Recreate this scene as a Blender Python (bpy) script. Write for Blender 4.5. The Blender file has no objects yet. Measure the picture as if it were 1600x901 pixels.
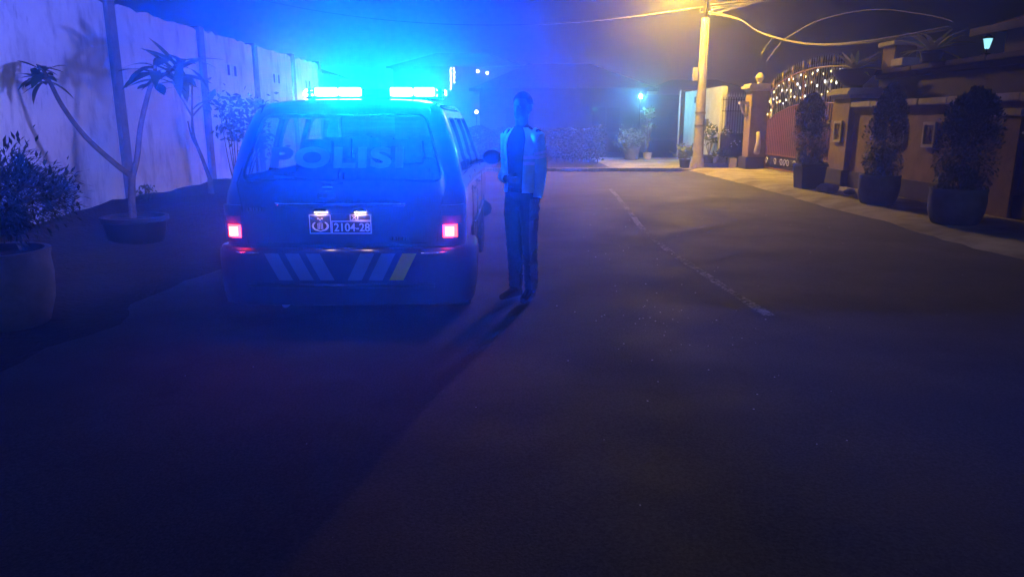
import bpy, bmesh, math, random
from mathutils import Vector, Matrix, Euler, noise
R = math.radians
PI = math.pi
random.seed(7)
scene = bpy.context.scene
col = scene.collection

# ------------------------------------------------------------------ camera
cam_d = bpy.data.cameras.new('camera')
cam = bpy.data.objects.new('camera', cam_d)
col.objects.link(cam)
cam.location = (0, 0, 1.5)
cam.rotation_euler = (R(90 - 12.96), 0, 0)
cam_d.lens = 25.425
cam_d.sensor_width = 36
cam_d.clip_start = 0.05
cam_d.clip_end = 1000
scene.camera = cam

# ------------------------------------------------------------------ moonlit sky, moon, exposure
MOON_EL, MOON_AZ = R(38), R(150)
world = bpy.data.worlds.new('World')
scene.world = world
world.use_nodes = True
wn = world.node_tree.nodes
bg = wn['Background']
sky = wn.new('ShaderNodeTexSky')
sky.sky_type = 'NISHITA'
sky.sun_disc = False
sky.sun_elevation = MOON_EL
sky.sun_rotation = MOON_AZ
world.node_tree.links.new(sky.outputs[0], bg.inputs[0])
bg.inputs[1].default_value = 0.0010
sun_d = bpy.data.lights.new('moon', 'SUN')
sun_d.energy = 0.24
sun_d.angle = R(12)
sun_d.color = (0.50, 0.74, 1.0)
sun = bpy.data.objects.new('moon', sun_d)
col.objects.link(sun)
to_moon = Vector((math.sin(MOON_AZ) * math.cos(MOON_EL), math.cos(MOON_AZ) * math.cos(MOON_EL), math.sin(MOON_EL)))
sun.rotation_euler = to_moon.to_track_quat('Z', 'Y').to_euler()
vs = scene.view_settings
vs.view_transform = 'Standard'
vs.look = 'None'
vs.exposure = 0.0
vs.gamma = 1.0
vs.use_curve_mapping = False
cy = scene.cycles
cy.use_denoising = True
cy.max_bounces = 6
cy.diffuse_bounces = 2
cy.glossy_bounces = 3
cy.transmission_bounces = 5
cy.transparent_max_bounces = 12
cy.volume_bounces = 0
cy.sample_clamp_indirect = 2.0
cy.caustics_reflective = False
cy.caustics_refractive = False

# ------------------------------------------------------------------ materials
MATS = {}
def mat(name, c, rough=0.6, metal=0.0, var=0.0, scale=6.0, bump=0.0, bscale=None, coat=0.0, c2=None, spec=0.5, detail=5.0, bdist=0.01):
    m = bpy.data.materials.new(name)
    m.use_nodes = True
    nt = m.node_tree
    b = nt.nodes['Principled BSDF']
    b.inputs['Base Color'].default_value = (*c, 1)
    b.inputs['Roughness'].default_value = rough
    b.inputs['Metallic'].default_value = metal
    b.inputs['Coat Weight'].default_value = coat
    b.inputs['Coat Roughness'].default_value = 0.08
    b.inputs['Specular IOR Level'].default_value = spec
    if var or bump:
        tc = nt.nodes.new('ShaderNodeTexCoord')
    if var:
        n = nt.nodes.new('ShaderNodeTexNoise')
        n.inputs['Scale'].default_value = scale
        n.inputs['Detail'].default_value = detail
        n.inputs['Roughness'].default_value = 0.65
        nt.links.new(tc.outputs['Object'], n.inputs['Vector'])
        r = nt.nodes.new('ShaderNodeValToRGB')
        if c2 is None:
            c2 = tuple(x * (1 - var) for x in c)
        r.color_ramp.elements[0].position = 0.35
        r.color_ramp.elements[1].position = 0.65
        r.color_ramp.elements[0].color = (*c2, 1)
        r.color_ramp.elements[1].color = (*c, 1)
        nt.links.new(n.outputs['Fac'], r.inputs['Fac'])
        nt.links.new(r.outputs['Color'], b.inputs['Base Color'])
    if bump:
        n2 = nt.nodes.new('ShaderNodeTexNoise')
        n2.inputs['Scale'].default_value = bscale or scale * 4
        n2.inputs['Detail'].default_value = 4
        nt.links.new(tc.outputs['Object'], n2.inputs['Vector'])
        bp = nt.nodes.new('ShaderNodeBump')
        bp.inputs['Strength'].default_value = bump
        bp.inputs['Distance'].default_value = bdist
        nt.links.new(n2.outputs['Fac'], bp.inputs['Height'])
        nt.links.new(bp.outputs['Normal'], b.inputs['Normal'])
    MATS[name] = m
    return m
def emit(name, c, s):
    m = bpy.data.materials.new(name)
    m.use_nodes = True
    nt = m.node_tree
    nt.nodes.remove(nt.nodes['Principled BSDF'])
    e = nt.nodes.new('ShaderNodeEmission')
    e.inputs[0].default_value = (*c, 1)
    e.inputs[1].default_value = s
    nt.links.new(e.outputs[0], nt.nodes['Material Output'].inputs[0])
    MATS[name] = m
    return m

# lamps and added glows
emit('led_blue', (0.0004, 0.062, 1.0), 13500)
emit('wall_fill_glow', (0.24, 0.23, 1.0), 10500)  # added glow, out of view, to brighten the white wall
emit('jacket_fill_glow', (0.02, 0.25, 1.0), 190)  # added glow to brighten the person's jacket
emit('led_blue_front', (0.010, 0.090, 1.0), 450)
emit('tail_red', (1.0, 0.022, 0.018), 14)
emit('tail_bulb', (1.0, 0.030, 0.022), 45)
emit('plate_bulb', (1.0, 0.62, 0.38), 80)
emit('sodium', (1.0, 0.58, 0.06), 13500)
emit('led_cyan', (0.10, 0.72, 1.0), 2600)
emit('head_bulb', (1.0, 0.9, 0.8), 260)
emit('far_white', (0.8, 0.9, 1.0), 34)
emit('far_warm', (1.0, 0.70, 0.45), 22)
emit('string_warm', (1.0, 0.78, 0.30), 5.0)
emit('string_white', (1.0, 0.96, 0.88), 5.0)
emit('lit_window', (0.35, 0.85, 1.0), 1.4)

# surfaces
mat('soil', (0.028, 0.022, 0.018), 0.95, var=0.6, scale=5, bump=0.8, bscale=22, bdist=0.04)
mat('concrete', (0.38, 0.35, 0.31), 0.85, var=0.4, c2=(0.13, 0.11, 0.085), scale=1.1, bump=0.5, bscale=30, bdist=0.006)
mat('kerb_concrete', (0.36, 0.34, 0.31), 0.85, var=0.35, scale=3, bump=0.5, bscale=25, bdist=0.006)
mat('coping_cement', (0.50, 0.45, 0.38), 0.8, var=0.35, scale=4, bump=0.3)
mat('post_cement', (0.20, 0.21, 0.24), 0.85, var=0.4, scale=4, bump=0.4)
mat('vent_dark', (0.02, 0.02, 0.022), 0.9)
mat('pole_concrete', (0.40, 0.36, 0.30), 0.8, var=0.35, scale=5, bump=0.4, bscale=30)
mat('garden_plaster', (0.27, 0.18, 0.085), 0.85, var=0.45, scale=2.2, bump=0.4, bscale=20)
mat('dark_stone', (0.040, 0.034, 0.030), 0.85, var=0.5, scale=3, bump=0.5, bscale=15)
mat('gate_red', (0.17, 0.060, 0.024), 0.5, var=0.3, scale=4)
mat('gate_iron', (0.05, 0.04, 0.035), 0.45, metal=0.6, var=0.3, scale=20)
mat('gold', (0.85, 0.62, 0.18), 0.45)
mat('gate_silver', (0.85, 0.85, 0.82), 0.45)
mat('silver', (0.75, 0.75, 0.72), 0.28, metal=1.0)
mat('pot_grey', (0.15, 0.165, 0.165), 0.75, var=0.4, scale=5, bump=0.4, bscale=25)
mat('pot_black', (0.02, 0.02, 0.022), 0.6, var=0.3, scale=8)
mat('pot_white', (0.55, 0.55, 0.52), 0.7, var=0.35, scale=5, bump=0.3)
mat('bark', (0.16, 0.12, 0.09), 0.9, var=0.5, scale=14, bump=0.7, bscale=40)
mat('leaf_dark', (0.030, 0.060, 0.016), 0.5, var=0.5, scale=3)
mat('leaf_mid', (0.055, 0.095, 0.028), 0.5, var=0.5, scale=3)
mat('leaf_pale', (0.16, 0.22, 0.09), 0.5, var=0.4, scale=3)
mat('agave_leaf', (0.66, 0.62, 0.20), 0.5, var=0.3, scale=6)
mat('flower_white', (0.75, 0.72, 0.68), 0.7)
mat('cable_black', (0.10, 0.09, 0.08), 0.55)
mat('cable_grey', (0.30, 0.28, 0.25), 0.5)
mat('pale_wall', (0.55, 0.58, 0.60), 0.8, var=0.25, scale=2, bump=0.2)
mat('house_wall', (0.07, 0.062, 0.058), 0.9, var=0.4, scale=1.5, bump=0.2)
mat('roof_tile', (0.10, 0.05, 0.035), 0.8, var=0.4, scale=5, bump=0.4)
mat('window_dark', (0.02, 0.022, 0.026), 0.1)
mat('quartz', (0.75, 0.73, 0.70), 0.25)
mat('rock', (0.32, 0.31, 0.29), 0.85, var=0.4, scale=6, bump=0.6)
# car
mat('car_paint', (0.018, 0.022, 0.036), 0.30, metal=0.25, coat=1.0, var=0.12, scale=3)
mat('black_plastic', (0.012, 0.012, 0.013), 0.5, var=0.3, scale=20)
mat('chrome', (0.8, 0.8, 0.82), 0.12, metal=1.0)
mat('rubber', (0.012, 0.012, 0.012), 0.8, var=0.3, scale=20)
mat('rim_metal', (0.35, 0.35, 0.37), 0.35, metal=0.9, var=0.2, scale=12)
mat('seat_cloth', (0.025, 0.026, 0.03), 0.9, var=0.4, scale=30)
mat('decal_white', (0.14, 0.155, 0.18), 0.55)
mat('plate_black', (0.012, 0.012, 0.014), 0.4)
mat('plate_line', (0.62, 0.55, 0.60), 0.45)
mat('stripe_yellow', (0.90, 0.78, 0.06), 0.35, coat=0.5)
mat('stripe_shaded', (0.15, 0.16, 0.17), 0.5)  # shade on the other stripes, put into the colour as a grey copy
mat('lens_pink', (0.30, 0.06, 0.06), 0.2, coat=1)
mat('lens_clear', (0.34, 0.27, 0.27), 0.2, coat=1)
mat('barge_plastic', (0.02, 0.05, 0.18), 0.3, coat=0.6)
# person
mat('skin', (0.09, 0.048, 0.032), 0.6, var=0.15, scale=10)
mat('shirt_dark', (0.022, 0.024, 0.034), 0.85, var=0.4, scale=18, bump=0.3, bscale=30)
mat('trouser_dark', (0.008, 0.008, 0.011), 0.9, var=0.4, scale=12, bump=0.4, bscale=22)
mat('jacket_pale', (0.45, 0.80, 0.66), 0.75, var=0.2, scale=9, bump=0.4, bscale=14)
mat('reflective', (0.85, 0.88, 0.88), 0.3)
mat('boot_black', (0.010, 0.010, 0.010), 0.22, coat=0.8)
mat('hair_black', (0.010, 0.009, 0.009), 0.6, bump=0.5, bscale=60)
mat('eye_white', (0.10, 0.09, 0.085), 0.4)

def glass_mat(name, tint, rough=0.02):
    m = bpy.data.materials.new(name)
    m.use_nodes = True
    nt = m.node_tree
    nt.nodes.remove(nt.nodes['Principled BSDF'])
    t = nt.nodes.new('ShaderNodeBsdfTransparent')
    t.inputs[0].default_value = (*tint, 1)
    g = nt.nodes.new('ShaderNodeBsdfGlossy')
    g.inputs['Roughness'].default_value = rough
    fr = nt.nodes.new('ShaderNodeFresnel')
    geo = nt.nodes.new('ShaderNodeNewGeometry')
    io = nt.nodes.new('ShaderNodeMapRange')      # thin sheet: same reflectance from either side
    io.inputs['To Min'].default_value = 1.5
    io.inputs['To Max'].default_value = 1 / 1.5
    nt.links.new(geo.outputs['Backfacing'], io.inputs['Value'])
    nt.links.new(io.outputs[0], fr.inputs[0])
    mx = nt.nodes.new('ShaderNodeMixShader')
    nt.links.new(fr.outputs[0], mx.inputs[0])
    nt.links.new(t.outputs[0], mx.inputs[1])
    nt.links.new(g.outputs[0], mx.inputs[2])
    nt.links.new(mx.outputs[0], nt.nodes['Material Output'].inputs[0])
    MATS[name] = m
glass_mat('car_glass', (0.80, 0.82, 0.85))

def asphalt():
    m = bpy.data.materials.new('asphalt')
    m.use_nodes = True
    nt = m.node_tree
    b = nt.nodes['Principled BSDF']
    L = nt.links.new
    tc = nt.nodes.new('ShaderNodeTexCoord')
    def nz(scale, detail=4, rough=0.6):
        n = nt.nodes.new('ShaderNodeTexNoise')
        n.inputs['Scale'].default_value = scale
        n.inputs['Detail'].default_value = detail
        n.inputs['Roughness'].default_value = rough
        L(tc.outputs['Object'], n.inputs['Vector'])
        return n
    def ramp(src, a, ca, bpos, cb):
        r = nt.nodes.new('ShaderNodeValToRGB')
        r.color_ramp.elements[0].position = a
        r.color_ramp.elements[0].color = (*ca, 1)
        r.color_ramp.elements[1].position = bpos
        r.color_ramp.elements[1].color = (*cb, 1)
        L(src, r.inputs['Fac'])
        return r
    def mix(kind, fac, a, b_):
        x = nt.nodes.new('ShaderNodeMixRGB')
        x.blend_type = kind
        if isinstance(fac, float): x.inputs[0].default_value = fac
        else: L(fac, x.inputs[0])
        L(a, x.inputs[1]); L(b_, x.inputs[2])
        return x.outputs[0]
    big = ramp(nz(0.35, 5).outputs['Fac'], 0.35, (0.046, 0.045, 0.045), 0.65, (0.078, 0.074, 0.071))
    fine = ramp(nz(70, 3, 0.75).outputs['Fac'], 0.36, (0.35, 0.35, 0.35), 0.66, (1.5, 1.46, 1.42))
    c = mix('MULTIPLY', 0.85, big.outputs['Color'], fine.outputs['Color'])
    blot = ramp(nz(2.2, 6, 0.7).outputs['Fac'], 0.56, (1, 1, 1), 0.72, (0.62, 0.6, 0.58))
    c = mix('MULTIPLY', 0.8, c, blot.outputs['Color'])
    # pale stone chips scattered in the bitumen
    v = nt.nodes.new('ShaderNodeTexVoronoi')
    v.inputs['Scale'].default_value = 38
    L(tc.outputs['Object'], v.inputs['Vector'])
    chip = ramp(v.outputs['Distance'], 0.05, (1, 1, 1), 0.13, (0, 0, 0))
    sel = ramp(nz(11, 3).outputs['Fac'], 0.62, (0, 0, 0), 0.70, (1, 1, 1))
    cm = mix('MULTIPLY', 1.0, chip.outputs['Color'], sel.outputs['Color'])
    pale = nt.nodes.new('ShaderNodeRGB')
    pale.outputs[0].default_value = (0.30, 0.29, 0.28, 1)
    c = mix('MIX', cm, c, pale.outputs[0])
    # hairline cracks
    wv = nt.nodes.new('ShaderNodeVectorMath'); wv.operation = 'SCALE'; wv.inputs['Scale'].default_value = 0.7
    L(nz(1.7, 4).outputs['Color'], wv.inputs[0])
    av = nt.nodes.new('ShaderNodeVectorMath'); av.operation = 'ADD'
    L(tc.outputs['Object'], av.inputs[0]); L(wv.outputs[0], av.inputs[1])
    vc = nt.nodes.new('ShaderNodeTexVoronoi'); vc.feature = 'DISTANCE_TO_EDGE'; vc.inputs['Scale'].default_value = 0.42
    L(av.outputs[0], vc.inputs['Vector'])
    ck = ramp(vc.outputs['Distance'], 0.002, (0.30, 0.29, 0.28), 0.007, (1, 1, 1))
    c = mix('MULTIPLY', 0.3, c, ck.outputs['Color'])
    L(c, b.inputs['Base Color'])
    rr = ramp(nz(1.3, 5).outputs['Fac'], 0.35, (0.68, 0.68, 0.68), 0.7, (0.88, 0.88, 0.88))
    L(rr.outputs['Color'], b.inputs['Roughness'])
    bp = nt.nodes.new('ShaderNodeBump')
    bp.inputs['Strength'].default_value = 0.8
    bp.inputs['Distance'].default_value = 0.008
    L(nz(95, 3, 0.7).outputs['Fac'], bp.inputs['Height'])
    bp2 = nt.nodes.new('ShaderNodeBump')
    bp2.inputs['Strength'].default_value = 0.04
    bp2.inputs['Distance'].default_value = 0.03
    L(nz(2.6, 4).outputs['Fac'], bp2.inputs['Height'])
    L(bp.outputs['Normal'], bp2.inputs['Normal'])
    L(bp2.outputs['Normal'], b.inputs['Normal'])
    MATS['asphalt'] = m
asphalt()

def wall_paint():
    # whitewashed render with rising damp, streaks and scuffs
    m = bpy.data.materials.new('wall_paint')
    m.use_nodes = True
    nt = m.node_tree
    b = nt.nodes['Principled BSDF']
    L = nt.links.new
    tc = nt.nodes.new('ShaderNodeTexCoord')
    mp = nt.nodes.new('ShaderNodeMapping')
    mp.inputs['Scale'].default_value = (1, 1, 0.35)
    L(tc.outputs['Object'], mp.inputs['Vector'])
    def nz(scale, vec, detail=5):
        n = nt.nodes.new('ShaderNodeTexNoise')
        n.inputs['Scale'].default_value = scale
        n.inputs['Detail'].default_value = detail
        n.inputs['Roughness'].default_value = 0.68
        L(vec, n.inputs['Vector'])
        return n.outputs['Fac']
    def ramp(src, a, ca, p, cb):
        r = nt.nodes.new('ShaderNodeValToRGB')
        r.color_ramp.elements[0].position = a
        r.color_ramp.elements[0].color = (*ca, 1)
        r.color_ramp.elements[1].position = p
        r.color_ramp.elements[1].color = (*cb, 1)
        L(src, r.inputs['Fac'])
        return r.outputs['Color']
    def mul(fac, a, c):
        x = nt.nodes.new('ShaderNodeMixRGB')
        x.blend_type = 'MULTIPLY'
        x.inputs[0].default_value = fac
        L(a, x.inputs[1]); L(c, x.inputs[2])
        return x.outputs[0]
    base = ramp(nz(0.9, tc.outputs['Object']), 0.35, (0.60, 0.58, 0.56), 0.65, (0.74, 0.72, 0.70))
    streak = ramp(nz(2.4, mp.outputs['Vector']), 0.50, (1, 1, 1), 0.70, (0.40, 0.38, 0.37))
    scuff = ramp(nz(8, mp.outputs['Vector'], 7), 0.60, (1, 1, 1), 0.72, (0.42, 0.42, 0.44))
    c = mul(0.75, base, streak)
    c = mul(0.7, c, scuff)
    L(c, b.inputs['Base Color'])
    b.inputs['Roughness'].default_value = 0.9
    bp = nt.nodes.new('ShaderNodeBump')
    bp.inputs['Strength'].default_value = 0.4
    bp.inputs['Distance'].default_value = 0.01
    L(nz(14, tc.outputs['Object']), bp.inputs['Height'])
    L(bp.outputs['Normal'], b.inputs['Normal'])
    MATS['wall_paint'] = m
wall_paint()

# ------------------------------------------------------------------ mesh helpers
class MB:
    def __init__(self):
        self.v, self.f = [], []
    def add(self, vs_, fs_):
        o = len(self.v)
        self.v += [tuple(x) for x in vs_]
        self.f += [tuple(i + o for i in f) for f in fs_]
        return self
    def box(self, x0, x1, y0, y1, z0, z1, M=None):
        p = [(x0, y0, z0), (x1, y0, z0), (x1, y1, z0), (x0, y1, z0), (x0, y0, z1), (x1, y0, z1), (x1, y1, z1), (x0, y1, z1)]
        if M: p = [M @ Vector(q) for q in p]
        return self.add(p, [(0, 3, 2, 1), (4, 5, 6, 7), (0, 1, 5, 4), (1, 2, 6, 5), (2, 3, 7, 6), (3, 0, 4, 7)])
    def prism(self, pts, axis, a, b):
        # pts: 2D polygon in the two other axes (in order x,y,z without `axis`), extruded a..b
        n = len(pts)
        def mk(p, t):
            q = list(p); q.insert(axis, t); return tuple(q)
        vs_ = [mk(p, a) for p in pts] + [mk(p, b) for p in pts]
        fs_ = [tuple(range(n)), tuple(range(2 * n - 1, n - 1, -1))] + [(i, i + n, (i + 1) % n + n, (i + 1) % n) for i in range(n)]
        return self.add(vs_, fs_)
    def lathe(self, prof, n=20, c=(0, 0, 0), M=None, cap=True):
        vs_, fs_ = [], []
        for (r, z) in prof:
            for k in range(n):
                a = 2 * PI * k / n
                p = Vector((c[0] + r * math.cos(a), c[1] + r * math.sin(a), c[2] + z))
                vs_.append(M @ p if M else p)
        for i in range(len(prof) - 1):
            for k in range(n):
                k2 = (k + 1) % n
                fs_.append((i * n + k, i * n + k2, (i + 1) * n + k2, (i + 1) * n + k))
        if cap:
            fs_.append(tuple(range(n - 1, -1, -1)))
            o = (len(prof) - 1) * n
            fs_.append(tuple(o + k for k in range(n)))
        return self.add(vs_, fs_)
    def tube(self, pts, rad, n=8, cap=True):
        pts = [Vector(p) for p in pts]
        if not isinstance(rad, (list, tuple)): rad = [rad] * len(pts)
        vs_, fs_ = [], []
        prev = None
        for i, p in enumerate(pts):
            if i == 0: t = pts[1] - p
            elif i == len(pts) - 1: t = p - pts[i - 1]
            else: t = pts[i + 1] - pts[i - 1]
            t.normalize()
            if prev is None:
                u = t.orthogonal().normalized()
            else:
                u = prev - t * prev.dot(t)
                if u.length < 1e-5: u = t.orthogonal()
                u.normalize()
            prev = u
            w = t.cross(u)
            for k in range(n):
                a = 2 * PI * k / n
                vs_.append(p + (u * math.cos(a) + w * math.sin(a)) * rad[i])
        for i in range(len(pts) - 1):
            for k in range(n):
                k2 = (k + 1) % n
                fs_.append((i * n + k, i * n + k2, (i + 1) * n + k2, (i + 1) * n + k))
        if cap:
            fs_.append(tuple(range(n - 1, -1, -1)))
            o = (len(pts) - 1) * n
            fs_.append(tuple(o + k for k in range(n)))
        return self.add(vs_, fs_)
    def ball(self, c, r, n=12, m=8):
        if not isinstance(r, (list, tuple)): r = (r, r, r)
        vs_, fs_ = [(c[0], c[1], c[2] - r[2])], []
        for i in range(1, m):
            th = -PI / 2 + PI * i / m
            for k in range(n):
                a = 2 * PI * k / n
                vs_.append((c[0] + r[0] * math.cos(th) * math.cos(a), c[1] + r[1] * math.cos(th) * math.sin(a), c[2] + r[2] * math.sin(th)))
        vs_.append((c[0], c[1], c[2] + r[2]))
        for k in range(n):
            fs_.append((0, 1 + (k + 1) % n, 1 + k))
            o = 1 + (m - 2) * n
            fs_.append((o + k, o + (k + 1) % n, len(vs_) - 1))
        for i in range(m - 2):
            for k in range(n):
                k2 = (k + 1) % n
                fs_.append((1 + i * n + k, 1 + i * n + k2, 1 + (i + 1) * n + k2, 1 + (i + 1) * n + k))
        return self.add(vs_, fs_)
    def mesh(self, name):
        me = bpy.data.meshes.new(name)
        me.from_pydata(self.v, [], self.f)
        me.update()
        return me
    def build(self, name, m, parent=None, smooth=None, bevel=0):
        me = self.mesh(name)
        bm = bmesh.new(); bm.from_mesh(me)
        bmesh.ops.recalc_face_normals(bm, faces=bm.faces)
        if bevel:
            es = [e for e in bm.edges if len(e.link_faces) == 2 and e.calc_face_angle(0) > 0.6]
            bmesh.ops.bevel(bm, geom=es, offset=bevel, segments=2, affect='EDGES', clamp_overlap=True)
        bm.to_mesh(me); bm.free()
        return link(name, me, m, parent, smooth)

def link(name, me, m, parent=None, smooth=None):
    o = bpy.data.objects.new(name, me)
    col.objects.link(o)
    if m:
        me.materials.clear()
        me.materials.append(MATS[m])
    if smooth:
        me.polygons.foreach_set('use_smooth', [True] * len(me.polygons))
        if smooth is not True:
            me.set_sharp_from_angle(angle=R(smooth))
    if parent: o.parent = parent
    return o
def tag(o, label=None, cat=None, group=None, kind=None):
    if label: o['label'] = label
    if cat: o['category'] = cat
    if group: o['group'] = group
    if kind: o['kind'] = kind
    return o
def thing(name, loc, label, cat, group=None, rz=0):
    o = bpy.data.objects.new(name, None)
    col.objects.link(o)
    o.location = loc
    o.rotation_euler = (0, 0, rz)
    o.empty_display_size = 0.2
    return tag(o, label, cat, group)
def copy_part(o, parent, loc=None, rot=None, scale=None):
    c = o.copy()
    col.objects.link(c)
    c.parent = parent
    if loc is not None: c.location = loc
    if rot is not None: c.rotation_euler = rot
    if scale is not None: c.scale = scale
    return c
def eval_mesh(o):
    dg = bpy.context.evaluated_depsgraph_get()
    dg.update()
    return bpy.data.meshes.new_from_object(o.evaluated_get(dg))
def boolean(base_me, cutters, op='DIFFERENCE'):
    o = bpy.data.objects.new('tmp', base_me); col.objects.link(o)
    tmp = []
    for cme in cutters:
        c = bpy.data.objects.new('tmpc', cme); col.objects.link(c); tmp.append(c)
        md = o.modifiers.new('b', 'BOOLEAN'); md.operation = op; md.object = c; md.solver = 'EXACT'
    me = eval_mesh(o)
    for c in tmp + [o]: bpy.data.objects.remove(c)
    return me
def text_mesh(s, bold=0.0, extrude=0.004, space=1.0):
    cu = bpy.data.curves.new('t', 'FONT')
    cu.body = s; cu.size = 1.0; cu.offset = bold; cu.extrude = 0; cu.space_character = space
    cu.align_x = 'LEFT'
    o = bpy.data.objects.new('t', cu); col.objects.link(o)
    me = eval_mesh(o)
    bpy.data.objects.remove(o)
    xs = [v.co.x for v in me.vertices]; ys = [v.co.y for v in me.vertices]
    x0, x1, y0, y1 = min(xs), max(xs), min(ys), max(ys)
    for v in me.vertices:     # normalise to the unit square
        v.co.x = (v.co.x - x0) / (x1 - x0); v.co.y = (v.co.y - y0) / (y1 - y0)
    return me
def smooth_path(pts, k=5):
    pts = [Vector(p) for p in pts]; out = []
    P = [pts[0]] + pts + [pts[-1]]
    for i in range(1, len(P) - 2):
        for j in range(k):
            t = j / k; p0, p1, p2, p3 = P[i - 1], P[i], P[i + 1], P[i + 2]
            out.append(.5 * ((2 * p1) + (p2 - p0) * t + (2 * p0 - 5 * p1 + 4 * p2 - p3) * t * t + (3 * p1 - p0 - 3 * p2 + p3) * t ** 3))
    out.append(pts[-1]); return out
def fbm(x, y, z=0, s=1.0):
    return noise.fractal(Vector((x * s, y * s, z)), 1.0, 2.0, 4)

# ================================================================== SETTING
def ground():
    # one asphalt/earth sheet to the far dark
    m = MB(); m.add([(-115, -60, -0.02), (115, -60, -0.02), (115, 170, -0.02), (-115, 170, -0.02)], [(0, 1, 2, 3)])
    tag(m.build('ground', 'soil'), kind='structure')
    m = MB()
    nx, ny = 46, 110
    xs = [-4.2 + 10.0 * i / nx for i in range(nx + 1)]
    ys = [-8 + 30.6 * j / ny for j in range(ny + 1)]
    vs_ = []
    for y in ys:
        for x in xs:
            xx = x
            if x == xs[-1]: xx = 5.80 + 0.09 * fbm(0, y, 3, 0.8) + 0.05 * fbm(0, y, 8, 3)
            z = 0.012 * fbm(x, y, 0, 0.5)
            vs_.append((xx, y, z))
    fs_ = []
    for j in range(ny):
        for i in range(nx):
            a = j * (nx + 1) + i
            fs_.append((a, a + 1, a + nx + 2, a + nx + 1))
    m.add(vs_, fs_)
    tag(m.build('road', 'asphalt', smooth=True), kind='structure')
    # far crossing road behind the kerb, to the left it carries on
    m = MB(); m.add([(-40, 22.9, -0.008), (-1.6, 22.9, -0.008), (-1.6, 27.0, -0.008), (-40, 27.0, -0.008)], [(0, 1, 2, 3)])
    tag(m.build('side_road', 'asphalt'), kind='structure')
    # left earth bank along the wall, lumpy
    m = MB(); vs_, fs_ = [], []
    nx, ny = 30, 90
    for j in range(ny + 1):
        y = -4 + 27 * j / ny
        for i in range(nx + 1):
            x = -5.74 + 3.0 * i / nx
            t = (x + 5.74) / 3.0
            h = 0.36 * (1 - t) ** 1.3 + 0.18 * math.exp(-((y - 11.8) / 1.8) ** 2 - ((x + 4.7) / .7) ** 2)
            h *= 0.55 + 0.45 * min(1, max(0, (y - 5.5) / 5))
            z = h + 0.05 * fbm(x, y, 2, 1.6) * (1 - t) + 0.02 * fbm(x, y, 5, 6) * (1 - t * .7) - 0.03 * t + 0.016
            vs_.append((x, y, z))
    for j in range(ny):
        for i in range(nx):
            a = j * (nx + 1) + i
            fs_.append((a, a + 1, a + nx + 2, a + nx + 1))
    m.add(vs_, fs_)
    tag(m.build('soil_bank', 'soil', smooth=True), kind='structure')
    # right verge: worn concrete strip between asphalt and garden wall
    m = MB(); vs_, fs_ = [], []
    nx, ny = 14, 90
    for j in range(ny + 1):
        y = -6 + 29.4 * j / ny
        for i in range(nx + 1):
            t = i / nx
            x = 5.62 + 2.0 * t
            z = -0.015 + 0.085 * min(1, t * 4) + 0.012 * fbm(x, y, 1, 2.5)
            vs_.append((x, y, z))
    for j in range(ny):
        for i in range(nx):
            a = j * (nx + 1) + i
            fs_.append((a, a + 1, a + nx + 2, a + nx + 1))
    m.add(vs_, fs_)
    tag(m.build('sidewalk', 'concrete', smooth=True), kind='structure')
    # gate driveway and the neighbour's forecourt
    m = MB(); m.box(7.62, 14, 17.3, 23.2, -0.1, 0.085)
    tag(m.build('gate_driveway', 'concrete'), kind='structure')
    m = MB(); m.box(3.2, 7.6, 23.42, 31.0, -0.1, 0.03)
    tag(m.build('forecourt', 'concrete'), kind='structure')
    # pale kerb where the road ends
    k = None
    x = -1.55; i = 0
    while x < 5.2:
        w = 0.98
        m = MB(); m.box(0, w - 0.025, 0, 0.22, -0.06, 0.105)
        o = m.build('kerb', 'kerb_concrete', bevel=0.012)
        o.location = (x, 22.68 + 0.01 * random.uniform(-1, 1), 0.006 * random.uniform(-1, 1))
        o.rotation_euler = (0, 0, random.uniform(-.006, .006))
        tag(o, kind='structure'); x += w
    m = MB(); m.add([(-1.6, 22.92, 0.05), (3.2, 22.92, 0.05), (3.2, 27, 0.05), (-1.6, 27, 0.05)], [(0, 1, 2, 3)])
    tag(m.build('verge', 'soil'), kind='structure')
    # faint worn edge line painted on the asphalt
    m = MB()
    path = smooth_path([(2.02, 5.5, .016), (1.93, 7.0, .016), (1.85, 8.6, .016), (1.88, 10.5, .016), (1.98, 12, .016), (2.1, 14, .016), (2.24, 16.5, .016)], 16)
    for i, p in enumerate(path):
        w = .045 + .014 * fbm(p.y, 0, 2, 1.5); d = .012 * fbm(p.y, 4, 9, .9)
        m.v += [(p.x - w + d, p.y, p.z), (p.x + w + d, p.y, p.z)]
    m.f = [(2 * i, 2 * i + 1, 2 * i + 3, 2 * i + 2) for i in range(len(path) - 1)]
    o = m.build('edge_line', 'line_paint'); tag(o, kind='structure')
mat('line_paint', (0.58, 0.56, 0.52), 0.8, var=0.4, scale=30)
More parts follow.
